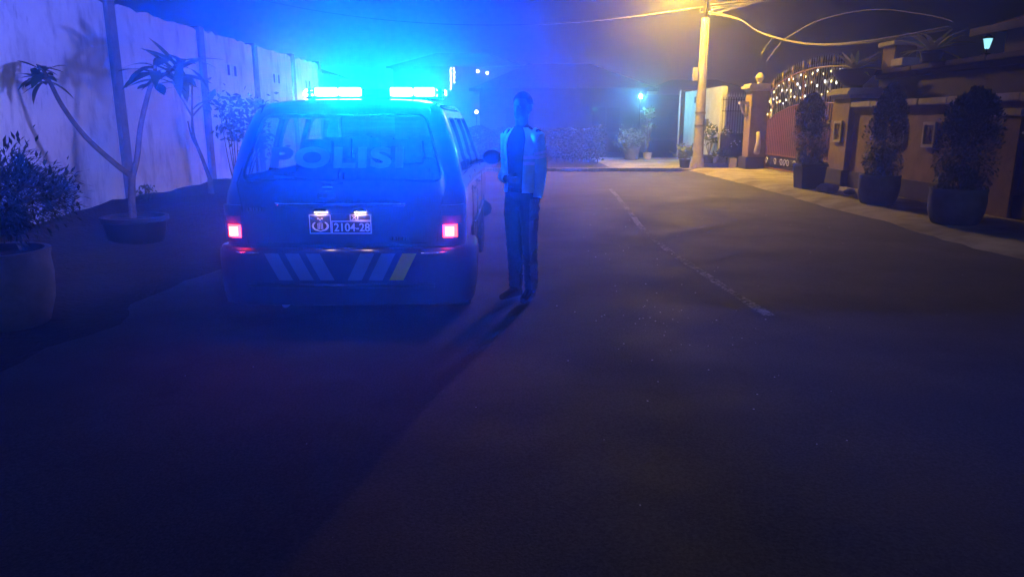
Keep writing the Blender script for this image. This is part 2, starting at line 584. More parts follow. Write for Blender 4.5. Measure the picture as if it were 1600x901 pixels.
def wear_line():
    nt = MATS['line_paint'].node_tree
    b = nt.nodes['Principled BSDF']
    tc = nt.nodes.new('ShaderNodeTexCoord')
    n = nt.nodes.new('ShaderNodeTexNoise'); n.inputs['Scale'].default_value = 26; n.inputs['Detail'].default_value = 6; n.inputs['Roughness'].default_value = .75
    nt.links.new(tc.outputs['Object'], n.inputs['Vector'])
    n2 = nt.nodes.new('ShaderNodeTexNoise'); n2.inputs['Scale'].default_value = .8; n2.inputs['Detail'].default_value = 2
    nt.links.new(tc.outputs['Object'], n2.inputs['Vector'])
    ad = nt.nodes.new('ShaderNodeMath'); ad.operation = 'ADD'
    hf = nt.nodes.new('ShaderNodeMath'); hf.operation = 'MULTIPLY'; hf.inputs[1].default_value = .45; nt.links.new(n2.outputs['Fac'], hf.inputs[0])
    nt.links.new(n.outputs['Fac'], ad.inputs[0]); nt.links.new(hf.outputs[0], ad.inputs[1])
    r = nt.nodes.new('ShaderNodeMapRange'); r.inputs['From Min'].default_value = .50; r.inputs['From Max'].default_value = 0.98
    nt.links.new(ad.outputs[0], r.inputs['Value']); nt.links.new(r.outputs[0], b.inputs['Alpha'])
wear_line()
ground()

def grit():
    m = MB()
    for k in range(130):
        if k < 60: x, y = random.gauss(1.15, .35), random.gauss(5.2, .8)
        elif k < 85: x, y = random.gauss(1.5, .5), random.gauss(8.5, 2.0)
        else: x, y = random.uniform(-2.2, 5.4), random.uniform(2.6, 14)
        if y < 2: continue
        r = random.uniform(.002, .0055) * (1 + y / 14)
        m.ball((x, y, .016), (r, r * random.uniform(.7, 1.3), r * .30), 6, 4)
    o = m.build('grit', 'quartz'); tag(o, 'loose pale grit scattered on the dark asphalt', kind='stuff')
grit()

# ------------------------------------------------------------------ left boundary wall
def boundary_wall():
    t = thing('boundary_wall', (-5.8, 5, 0), 'tall white rendered boundary wall with grey posts behind the police car', 'wall')
    posts = [2.1, 5.1, 8.05, 11.0, 14.1, 17.0, 19.9, 22.6]
    for i in range(len(posts) - 1):
        y0, y1 = posts[i] + 0.11, posts[i + 1] - 0.11
        m = MB(); n = 16
        base = 3.17
        # panel with chipped upper edge
        top = [base + 0.03 * fbm(y0 + (y1 - y0) * k / n, 0, 4, 2.2) + random.choice([0, 0, 0, -0.03, 0.02]) for k in range(n + 1)]
        vs_, fs_ = [], []
        for k in range(n + 1):
            y = y0 + (y1 - y0) * k / n - 5
            for x, z in ((0.0, -.2), (0.0, top[k]), (-0.12, top[k]), (-0.12, -.2)):
                vs_.append((x, y, z))
        for k in range(n):
            for q in range(4):
                q2 = (q + 1) % 4
                fs_.append((k * 4 + q, k * 4 + q2, (k + 1) * 4 + q2, (k + 1) * 4 + q))
        fs_ += [(0, 1, 2, 3), tuple(n * 4 + q for q in (3, 2, 1, 0))]
        m.add(vs_, fs_); m.build('panel', 'wall_paint', t)
        if y0 > 13.5:   # paired slot vents
            yc = (y0 + y1) / 2 - 5
            for d in (-0.18, 0.18):
                m = MB(); m.box(0.002, 0.014, yc + d - 0.085, yc + d + 0.085, 2.43, 2.63); v = m.build('vent', 'vent_dark', t)
                m = MB()
                m.box(0.012, 0.03, yc + d - 0.11, yc + d - 0.085, 2.41, 2.65); m.box(0.012, 0.03, yc + d + 0.085, yc + d + 0.11, 2.41, 2.65)
                m.build('vent_frame', 'wall_paint', v)
    for y in posts:
        m = MB(); m.box(-0.17, 0.055, y - 5 - 0.115, y - 5 + 0.115, -.2, 3.2 + random.uniform(-.02, .05)); m.build('post', 'post_cement', t, bevel=0.012)
boundary_wall()

# ================================================================== POLICE CAR
CAR = (-1.19, 5.0, 0)
RINGS = [  # z, rear y, front y, half width, corner radius
    (0.27, 0.10, 4.16, 0.775, 0.20), (0.34, 0.05, 4.24, 0.825, 0.20), (0.50, 0.03, 4.29, 0.85, 0.19), (0.66, 0.035, 4.30, 0.86, 0.18),
    (0.82, 0.045, 4.27, 0.862, 0.17), (0.96, 0.065, 4.18, 0.858, 0.17), (1.02, 0.08, 4.04, 0.850, 0.17), (1.065, 0.10, 3.24, 0.835, 0.16),
    (1.18, 0.145, 3.08, 0.810, 0.15), (1.30, 0.195, 2.93, 0.782, 0.15), (1.42, 0.245, 2.78, 0.748, 0.15), (1.53, 0.300, 2.65, 0.708, 0.16), (1.585, 0.340, 2.56, 0.680, 0.17),
    (1.63, 0.42, 2.45, 0.630, 0.19), (1.658, 0.55, 2.28, 0.54, 0.22), (1.672, 0.80, 2.05, 0.40, 0.22)]
BULGE = 0.045
def ring_pts(z, yr, yf, hw, rc, n=7, inset=0.0):
    yr += inset; yf -= inset; hw -= inset
    rc = max(0.02, rc - inset)
    pts = []
    def side(a, b, k):
        for i in range(k): pts.append((a[0] + (b[0] - a[0]) * i / k, a[1] + (b[1] - a[1]) * i / k))
    def corner(cx, cy_, a0):
        for i in range(n): 
            a = a0 + (PI / 2) * i / n
            pts.append((cx + rc * math.cos(a), cy_ + rc * math.sin(a)))
    side((-hw + rc, yr), (hw - rc, yr), 10)
    corner(hw - rc, yr + rc, -PI / 2)
    side((hw, yr + rc), (hw, yf - rc), 14)
    corner(hw - rc, yf - rc, 0)
    side((hw - rc, yf), (-hw + rc, yf), 10)
    corner(-hw + rc, yf - rc, PI / 2)
    side((-hw, yf - rc), (-hw, yr + rc), 14)
    corner(-hw + rc, yr + rc, PI)
    out = []
    mid = (yr + yf) / 2
    for x, y in pts:
        u = 1 - (x / hw) ** 2
        w = max(0, (mid - y) / (mid - yr)) ** 6
        w2 = max(0, (y - mid) / (yf - mid)) ** 6
        out.append((x, y - BULGE * u * w + 0.10 * u * w2, z))
    return out
def lerp_rings(sub=3):
    out = []
    for i in range(len(RINGS) - 1):
        a, b = RINGS[i], RINGS[i + 1]
        for k in range(sub):
            t = k / sub
            out.append(tuple(a[j] + (b[j] - a[j]) * t for j in range(5)))
    out.append(RINGS[-1])
    return out
def rear_y(x, z):
    for i in range(len(RINGS) - 1):
        a, b = RINGS[i], RINGS[i + 1]
        if a[0] <= z <= b[0]:
            t = (z - a[0]) / (b[0] - a[0])
            yr, hw = a[1] + (b[1] - a[1]) * t, a[3] + (b[3] - a[3]) * t
            return yr - BULGE * (1 - min(1, (x / hw) ** 2))
    return 0.05
def loft(inset=0.0, z0=0, z1=9):
    m = MB()
    rs = [r for r in lerp_rings() if z0 <= r[0] <= z1]
    n = None
    for r in rs:
        p = ring_pts(*r, inset=inset)
        n = len(p); m.v += p
    for i in range(len(rs) - 1):
        for k in range(n):
            k2 = (k + 1) % n
            m.f.append((i * n + k, i * n + k2, (i + 1) * n + k2, (i + 1) * n + k))
    return m, n, len(rs)
def rounded(pts, r=0.05, n=4):
    out = []
    N = len(pts)
    for i in range(N):
        p, a, b = Vector(pts[i]), Vector(pts[i - 1]), Vector(pts[(i + 1) % N])
        ra = min(r, (a - p).length * .45); rb = min(r, (b - p).length * .45)
        s, e = p + (a - p).normalized() * ra, p + (b - p).normalized() * rb
        for k in range(n + 1):
            t = k / n
            out.append(tuple((1 - t) ** 2 * s + 2 * t * (1 - t) * p + t * t * e))
    return out
def police_car():
    t = thing('police_car', CAR, 'dark police van wagon with blue roof lights and lit red tail lamps', 'car')
    # closed outer solid minus closed inner solid = shell
    def solid(inset, zcap=0.0):
        m, n, k = loft(inset)
        m.f.append(tuple(range(n - 1, -1, -1)))
        m.f.append(tuple((k - 1) * n + i for i in range(n)))
        if inset:
            m.v = [(x, y, z - inset if z > 1.2 else z + inset) for x, y, z in m.v]
        me = m.mesh('s')
        bm = bmesh.new(); bm.from_mesh(me); bmesh.ops.recalc_face_normals(bm, faces=bm.faces); bm.to_mesh(me); bm.free()
        return me
    outer, inner = solid(0), solid(0.035)
    def pm(pts, axis, a, b):
        m = MB().prism(pts, axis, a, b); me = m.mesh('c')
        bm = bmesh.new(); bm.from_mesh(me); bmesh.ops.recalc_face_normals(bm, faces=bm.faces); bm.to_mesh(me); bm.free()
        return me
    rear_w = rounded([(-.705, 1.10), (.705, 1.10), (.575, 1.555), (-.575, 1.555)], .07)
    front_w = rounded([(-.70, 1.12), (.70, 1.12), (.58, 1.555), (-.58, 1.555)], .06)
    sides = [rounded([(.44, 1.11), (1.08, 1.11), (1.08, 1.53), (.60, 1.53)], .06),
             rounded([(1.17, 1.11), (1.86, 1.11), (1.86, 1.53), (1.17, 1.53)], .05),
             rounded([(1.95, 1.11), (2.82, 1.11), (2.50, 1.53), (1.95, 1.53)], .05)]
    cut_w = [pm(rear_w, 1, -.3, .62), pm(front_w, 1, 2.3, 3.5)]
    cut_s = []
    for s in sides:
        cut_s += [pm(s, 0, -1.2, -.45), pm(s, 0, .45, 1.2)]
    wheels = []
    for y in (0.93, 3.42):
        for sx in (-1, 1):
            M = Matrix.Translation((sx * 0.75, y, 0.33)) @ Matrix.Rotation(PI / 2, 4, 'Y')
            m = MB().lathe([(0.365, -.30), (0.365, .30)], 36, M=M); me = m.mesh('w')
            bm = bmesh.new(); bm.from_mesh(me); bmesh.ops.recalc_face_normals(bm, faces=bm.faces); bm.to_mesh(me); bm.free()
            wheels.append(me)
    shell = boolean(outer, [inner] + cut_w + cut_s + wheels)
    link('body', shell, 'car_paint', t, smooth=32)
    # panes: thin inset skin intersected with each opening
    go, gi = solid(0.012), solid(0.018)
    skin = boolean(go, [gi])
    allw = [(cut_w[0], 'rear_window'), (cut_w[1], 'windscreen')] + [(c, 'side_window') for c in cut_s]
    rw = None
    for c, nme in allw:
        p = link(nme, boolean(skin.copy(), [c], 'INTERSECT'), 'car_glass', t, smooth=40)
        if nme == 'rear_window': rw = p
    # rubber seal round the rear window
    ring = [(x, rear_y(x, z) - .004, z) for x, z in rear_w]
    MB().tube(ring + ring[:2], 0.011, 6, cap=False).build('window_seal', 'rubber', t, smooth=True)
    # lettering on the rear window
    me = text_mesh('POLISI', bold=0.050, space=1.14)
    for v in me.vertices:
        x, z = -.50 + v.co.x * .93, 1.185 + v.co.y * .145
        v.co = (x, rear_y(x, z) - 0.004, z)
    link('lettering', me, 'decal_white', rw)
    # wiper
    m = MB(); m.tube([(0.02, rear_y(.02, 1.085) - .03, 1.085), (-.24, rear_y(-.24, 1.12) - .03, 1.12), (-.46, rear_y(-.46, 1.13) - .025, 1.13)], [.011, .008, .006], 6)
    m.build('wiper', 'black_plastic', t, smooth=True)
    # roof gutter rails
    for s in (-1, 1):
        m = MB(); m.tube([(s * .665, .50, 1.612), (s * .667, 1.2, 1.622), (s * .667, 1.9, 1.622), (s * .66, 2.35, 1.60)], .011, 6); m.build('roof_rail', 'black_plastic', t, smooth=True)
    # tailgate shut lines
    m = MB()
    gate = [(-.66, .67), (-.70, .95), (-.735, 1.08), (-.60, 1.60)]
    for s in (-1, 1):
        m.tube([(s * -x, rear_y(x, z) - .0005, z) for x, z in gate], .0045, 5)
    m.tube([(x / 10, rear_y(x / 10, .672) - .0005, .672) for x in range(-6, 7)], .0045, 5)
    m.build('tailgate_seam', 'rubber', t)
    # garnish above number plate
    m = MB(); m.tube([(x * .05, rear_y(x * .05, .945) - .012, .945) for x in range(-9, 10)], .016, 8); m.build('tailgate_garnish', 'chrome', t, smooth=True)
    # handle and badges
    m = MB(); m.box(-.15, -.03, rear_y(-.1, 1.0) - .022, rear_y(-.1, 1.0) + .01, .985, 1.022); m.build('tailgate_handle', 'chrome', t, bevel=.008)
    m = MB(); m.ball((-.09, rear_y(-.09, 1.055) - .004, 1.055), (.042, .010, .020), 16, 8); m.build('badge', 'chrome', t, smooth=True)
    for x0, z in ((-.66, .905), (.34, .705)):
        b = MB(); x = x0
        for wdt in (.012, .018, .010, .018, .014, .018):
            b.box(x, x + wdt, rear_y(x, z) - .006, rear_y(x, z) + .004, z - .012, z + .012); x += wdt + .008
        b.build('badge', 'chrome', t)
    # rear bumper: wraps round the corners
    def bumper(front=False):
        m = MB()
        prof = [(.225, .03), (.24, -.035), (.34, -.055), (.44, -.062), (.56, -.062), (.615, -.055), (.64, -.03), (.645, .03)]
        path = [(-.872, .58, -1, 0), (-.878, .30, -1, 0), (-.872, .17, -1, -.12), (-.83, .075, -.75, -.6), (-.74, .025, -.35, -.94), (-.55, .0, -.1, -1), (-.3, -.012, 0, -1), (0, -.018, 0, -1)]
        path = path + [(-x, y, -nx, ny) for x, y, nx, ny in reversed(path[:-1])]
        k = len(prof)
        for x, y, nx, ny in path:
            l = math.hypot(nx, ny); nx /= l; ny /= l
            for z, d in prof: m.v.append((x - nx * d * .9 * -1 * -1 if False else x + nx * -d * .9, y + ny * -d * .9, z))
        for i in range(len(path) - 1):
            for j in range(k - 1):
                a = i * k + j
                m.f.append((a, a + 1, a + k + 1, a + k))
        m.f.append(tuple(range(k))); m.f.append(tuple((len(path) - 1) * k + j for j in range(k)))
        return m
    bo = bumper().build('rear_bumper', 'car_paint', t, smooth=45)
    def bump_y(x):
        return -.018 + .055 * abs(x) ** 2.6 * .9 - .056
    # black rubbing strip and step pad on bumper
    m = MB(); m.tube([(x * .05, bump_y(x * .05) - .003, .385) for x in range(-13, 14)], .014, 8); m.build('bumper_strip', 'black_plastic', bo, smooth=True)
    for s in (-1, 1):
        m = MB(); m.tube([(s * .56, bump_y(.56) - .006, .615), (s * .70, bump_y(.7) + .0, .615), (s * .78, .03, .613)], .007, 6); m.build('bumper_trim', 'chrome', bo, smooth=True)
    # slanting reflective stripes
    W, H0, H1 = .098, .425, .612
    for i in range(6):
        s = -1 if i < 3 else 1
        k = (2 - i) if i < 3 else i - 3
        xb = s * (.045 + k * .145)
        xt = xb + s * .095
        pts = []
        for q in range(7):
            f = q / 6; z = H0 + (H1 - H0) * f; x = xb + (xt - xb) * f
            for w in (0, W): 
                xx = x + s * w
                yb = bump_y(xx)
                if z > .56: yb += .0055 * ((z - .56) / .05)
                pts.append((xx, yb - .004, z))
        m = MB().add(pts, [(2 * q, 2 * q + 1, 2 * q + 3, 2 * q + 2) for q in range(6)])
        st = m.build('reflective_stripe', 'stripe_yellow' if i == 5 else 'stripe_shaded', bo)
        if i == 5: st['label'] = 'bright yellow slanting reflective stripe'
    # tail lamps
    for s in (-1, 1):
        xo, xi = .845, .705
        def lens(nm, z0, z1, mt, par, proud=.012, xi=xi, xo=xo):
            m = MB(); pts = []
            N = 8
            for q in range(N + 1):
                f = q / N
                # wrap round the corner
                ang = f * PI / 2 * .92
                x = xi + (xo - xi) * math.sin(ang)
                y = rear_y(xi, (z0 + z1) / 2) + .115 * (1 - math.cos(ang)) - proud
                pts.append((x + proud * .3 * f, y))
            for x, y in pts:
                m.v += [(s * x, y, z0), (s * x, y, z1), (s * (x - .01), y + .07, z1), (s * (x - .01), y + .07, z0)]
            for q in range(N):
                for j in range(4):
                    j2 = (j + 1) % 4
                    m.f.append((q * 4 + j, q * 4 + j2, q * 4 + 4 + j2, q * 4 + 4 + j))
            m.f += [(0, 1, 2, 3), tuple(N * 4 + j for j in (3, 2, 1, 0))]
            return m.build(nm, mt, par, smooth=40)
        h = lens('tail_lamp', .685, .935, 'black_plastic', t, .004, xi - .008, xo + .006)
        lens('brake_lens', .712, .800, 'tail_red', h, .012, xi + .004, xo - .016)['label'] = 'glowing red lower lens'
        MB().box(min(s * .724, s * .786), max(s * .724, s * .786), rear_y(.70, .756) - .0145, rear_y(.70, .756) - .011, .724, .788).build('bulb_glow', 'tail_bulb', h)
        lens('indicator_lens', .808, .862, 'lens_pink', h)
        lens('reverse_lens', .869, .925, 'lens_clear', h)
    # number plate
    pl = bpy.data.objects.new('number_plate', None)
    m = MB(); y0 = rear_y(0, .81) - .022
    m.box(-.218, .222, y0, y0 + .012, .738, .882)
    pl = m.build('number_plate', 'plate_black', t, bevel=.003)
    pl['label'] = 'black number plate with police emblem, XI and 2104-28'
    m = MB(); yl = y0 - .002
    def bar(x0, x1, z0, z1): m.box(x0, x1, yl, yl + .006, z0, z1)
    w = .005
    for (x0, x1, z0, z1) in ((-.212, -.062, .744, .876), (-.058, .216, .744, .833), (.07, .216, .833 + .001, .876)):
        bar(x0, x0 + w, z0, z1); bar(x1 - w, x1, z0, z1); bar(x0 + w, x1 - w, z0, z0 + w); bar(x0 + w, x1 - w, z1 - w, z1)
    m.build('plate_border', 'plate_line', pl)
    for s_, x0, x1, z0, z1 in (('2104-28', -.042, .206, .760, .818), ('XI', .082, .128, .842, .868)):
        me = text_mesh(s_, bold=.012)
        for v in me.vertices: v.co = (x0 + v.co.x * (x1 - x0), yl - .001, z0 + v.co.y * (z1 - z0))
        link('plate_text', me, 'plate_line', pl)
    # emblem: ribbed shield between two sprays, three stars above
    m = MB(); cx, cz = -.137, .797
    for s in (-1, 1):
        pp = [(cx + s * (.012 + .040 * math.sin(a)), cz - .030 * math.cos(a) * 1.0) for a in [PI * .02 + PI * .80 * q / 10 for q in range(11)]]
        m.tube([(x, yl, z) for x, z in pp], [.0035 + .004 * math.sin(PI * q / 10) for q in range(11)], 6)
        for q in range(2):
            x = cx + s * (.006 + q * .010); m.tube([(x, yl, cz - .022), (x * 1, yl, cz + .026 - q * .006)], .0032, 5)
    m.tube([(cx - .02, yl, cz - .030), (cx, yl, cz - .036), (cx + .02, yl, cz - .030)], .004, 6)
    for dx, dz in ((-.014, .052), (0, .044), (.014, .052)):
        pts = []
        for q in range(10):
            r = .008 if q % 2 == 0 else .0034
            pts.append((cx + dx + r * math.sin(PI * q / 5), cz + dz + r * math.cos(PI * q / 5)))
        m.prism(pts, 1, yl - .001, yl + .004)
    m.build('plate_emblem', 'plate_line', pl)
    # number plate lamps under the garnish
    for x in (-.135, .14):
        m = MB(); m.box(x - .045, x + .045, y0 - .030, y0 + .012, .898, .922); h = m.build('plate_lamp', 'black_plastic', t, bevel=.004)
        m = MB(); m.box(x - .030, x + .030, y0 - .024, y0 + .0, .893, .899); m.build('bulb', 'plate_bulb', h)
    # light bar
    zb = 1.668
    m = MB(); m.box(-.56, .56, 1.12, 1.36, zb + .012, zb + .034); lb = m.build('light_bar', 'black_plastic', t, bevel=.008); lb.location = (.06, 0, 0)
    for s in (-1, 1):
        m = MB(); m.box(s * .42 - .03, s * .42 + .03, 1.16, 1.32, zb - .03, zb + .012); m.build('mounting_foot', 'black_plastic', lb)
        m = MB(); m.box(min(s * .505, s * .575), max(s * .505, s * .575), 1.14, 1.34, zb + .035, zb + .098); ec = m.build('end_cap', 'barge_plastic', lb, bevel=.02)
        xe = s * .576
        if s > 0: MB().box(xe - .004, xe + .004, 1.17, 1.31, zb + .047, zb + .088).build('lens', 'jacket_fill_glow', ec)  # added glowing plate that lights the jacket
        else: MB().box(-.07, .07, -.004, .004, zb + .047, zb + .088, Matrix.Translation((-.560, 1.352, 0)) @ Matrix.Rotation(R(38), 4, 'Z')).build('lens', 'wall_fill_glow', ec)  # unseen glowing plate added to light the white wall
    m = MB(); m.box(-.095, .125, 1.16, 1.32, zb + .035, zb + .092); m.build('speaker_housing', 'barge_plastic', lb, bevel=.012)
    for x0, x1 in ((-.480, -.300), (-.286, -.106), (.135, .315), (.329, .509 - .012)):
        m = MB(); m.box(x0 + .002, x1 - .002, 1.14, 1.34, zb + .036, zb + .104)
        o = m.build('light_module', 'barge_plastic', lb, bevel=.008)
        for y, mt in ((1.126, 'led_blue'), (1.354, 'led_blue_front')):
            w, h_ = (x1 - x0) / 2, .034
            pts = rounded([((x0 + x1) / 2 - w, zb + .070 - h_), ((x0 + x1) / 2 + w, zb + .070 - h_), ((x0 + x1) / 2 + w, zb + .070 + h_), ((x0 + x1) / 2 - w, zb + .070 + h_)], .014, 3)
            MB().prism(pts, 1, y - .013, y + .013).build('lens', mt, o)
    for x in (-.493, -.293, -.1, .13, .322):
        m = MB(); m.box(x - .005, x + .005, 1.14, 1.34, zb + .035, zb + .1); m.build('divider', 'black_plastic', lb)
    # wheels
    first = None
    for y in (0.93, 3.42):
        for s in (-1, 1):
            M = Matrix.Rotation(PI / 2, 4, 'Y')
            if first is None:
                tm = MB().lathe([(.20, -.085), (.27, -.098), (.315, -.085), (.325, -.05), (.325, .05), (.315, .085), (.27, .098), (.20, .085)], 32, M=M, cap=False)
                ty = tm.build('tyre', 'rubber', None, smooth=40)
                rm = MB().lathe([(.202, -.08), (.19, -.05), (.19, .05), (.202, .08)], 32, M=M, cap=False)
                rm.lathe([(.06, -.075), (.06, .06)], 16, M=M)
                for q in range(6):
                    a = 2 * PI * q / 6
                    rm.tube([(.045, .05 * math.cos(a), .05 * math.sin(a)), (.055, .195 * math.cos(a), .195 * math.sin(a))], [.024, .02], 6)
                    rm.tube([(-.045, .05 * math.cos(a), .05 * math.sin(a)), (-.055, .195 * math.cos(a), .195 * math.sin(a))], [.024, .02], 6)
                ri = rm.build('rim', 'rim_metal', None, smooth=40)
                first = (ty, ri)
                pair = first
            else:
                pair = tuple(copy_part(o, None) for o in first)
            hub = MB().lathe([(.035, -.09), (.035, .07)], 14, M=M).build('wheel', 'chrome', t, smooth=40)
            hub.location = (s * .755, y, .326)
            for o in pair: o.parent = hub
    # floor, seats
    m = MB(); m.box(-.50, .50, .12, 4.0, .30, .36); m.box(-.74, .74, 1.35, 3.0, .36, .42); m.build('underbody', 'black_plastic', t)
    for y, xs in ((.62, (-.36, .36)), (1.42, (-.38, .0, .38)), (2.28, (-.36, .36))):
        for x in xs:
            m = MB(); M = Matrix.Translation((x, y, 0)) @ Matrix.Rotation(R(-9), 4, 'X')
            m.box(-.2, .2, 0, .12, .6, 1.16, M); m.box(-.2, .2, .12, .52, .60, .74, Matrix.Translation((x, y, 0)))
            st = m.build('seat', 'seat_cloth', t, bevel=.03)
            m = MB(); m.box(-.12, .12, -.01, .09, 1.20, 1.38, M); m.tube([M @ Vector((-.05, .05, 1.1)), M @ Vector((-.05, .05, 1.25))], .008, 6); m.tube([M @ Vector((.05, .05, 1.1)), M @ Vector((.05, .05, 1.25))], .008, 6)
            m.build('headrest', 'seat_cloth', st, bevel=.025)
    m = MB(); m.box(-.72, .72, 2.9, 3.2, .8, 1.05); m.build('dashboard', 'black_plastic', t, bevel=.04)
    m = MB(); pts = [(.36 + .18 * math.cos(a), 2.78 + .06 * math.sin(a), 1.02 + .17 * math.sin(a)) for a in [2 * PI * q / 20 for q in range(21)]]
    m.tube(pts, .013, 6, cap=False); m.tube([(.36, 2.78, 1.02), (.36, 2.98, .95)], .02, 6); m.build('steering_wheel', 'black_plastic', t, smooth=True)
    # door mirrors, handles, side moulding, seams
    for s in (-1, 1):
        m = MB(); m.ball((s * .98, 2.72, 1.14), (.10, .05, .075), 14, 8); m.tube([(s * .82, 2.76, 1.09), (s * .93, 2.73, 1.11)], .02, 6); m.build('door_mirror', 'black_plastic', t, smooth=True)
        for y in (1.28, 2.06):
            m = MB(); m.box(min(s * .862, s * .885), max(s * .862, s * .885), y, y + .16, .93, .96); m.build('door_handle', 'chrome', t, bevel=.006)
        m = MB(); m.tube([(s * .862, 1.40, .64), (s * .866, 2.2, .64), (s * .866, 2.98, .64)], .016, 6); m.build('side_moulding', 'chrome', t, smooth=True)
        for y in (1.12, 1.90, 2.92):
            m = MB().tube([(s * .8605, y, .42), (s * .8615, y, .82), (s * .8575, y, .96), (s * .836, y, 1.065)], .004, 5); m.build('door_seam', 'rubber', t)
        m = MB(); m.box(min(s * .70, s * .80), max(s * .70, s * .80), .515, .527, .12, .36); m.build('mud_flap', 'rubber', t)
        # headlamps throw the road ahead into light
        m = MB(); m.lathe([(.085, 0), (.075, .03), (.03, .04)], 18, M=Matrix.Translation((s * .60, 4.325, .80)) @ Matrix.Rotation(-PI / 2, 4, 'X'))
        h = m.build('headlamp', 'chrome', t, smooth=40)
        ld = bpy.data.lights.new('headlamp_beam', 'SPOT'); ld.energy = 60; ld.spot_size = R(62); ld.spot_blend = .8; ld.shadow_soft_size = .05; ld.color = (1, .9, .78)
        lo = bpy.data.objects.new('headlamp_beam', ld); col.objects.link(lo); lo.parent = t
        lo.location = (s * .60, 4.42, .80); lo.rotation_euler = (R(90 - 4), 0, 0)
    m = MB(); m.box(-.45, .45, 4.36, 4.40, .72, .88); m.build('grille', 'black_plastic', t)
    m = MB(); m.tube([(-.84, 4.0, .45), (-.78, 4.32, .45), (0, 4.46, .45), (.78, 4.32, .45), (.84, 4.0, .45)], [.1, .11, .11, .11, .1], 10); m.build('front_bumper', 'car_paint', t, smooth=True)
    # exhaust
    m = MB(); m.tube([(-.42, .6, .24), (-.42, -.02, .235)], .024, 10); m.build('exhaust_pipe', 'rim_metal', t, smooth=40)
police_car()

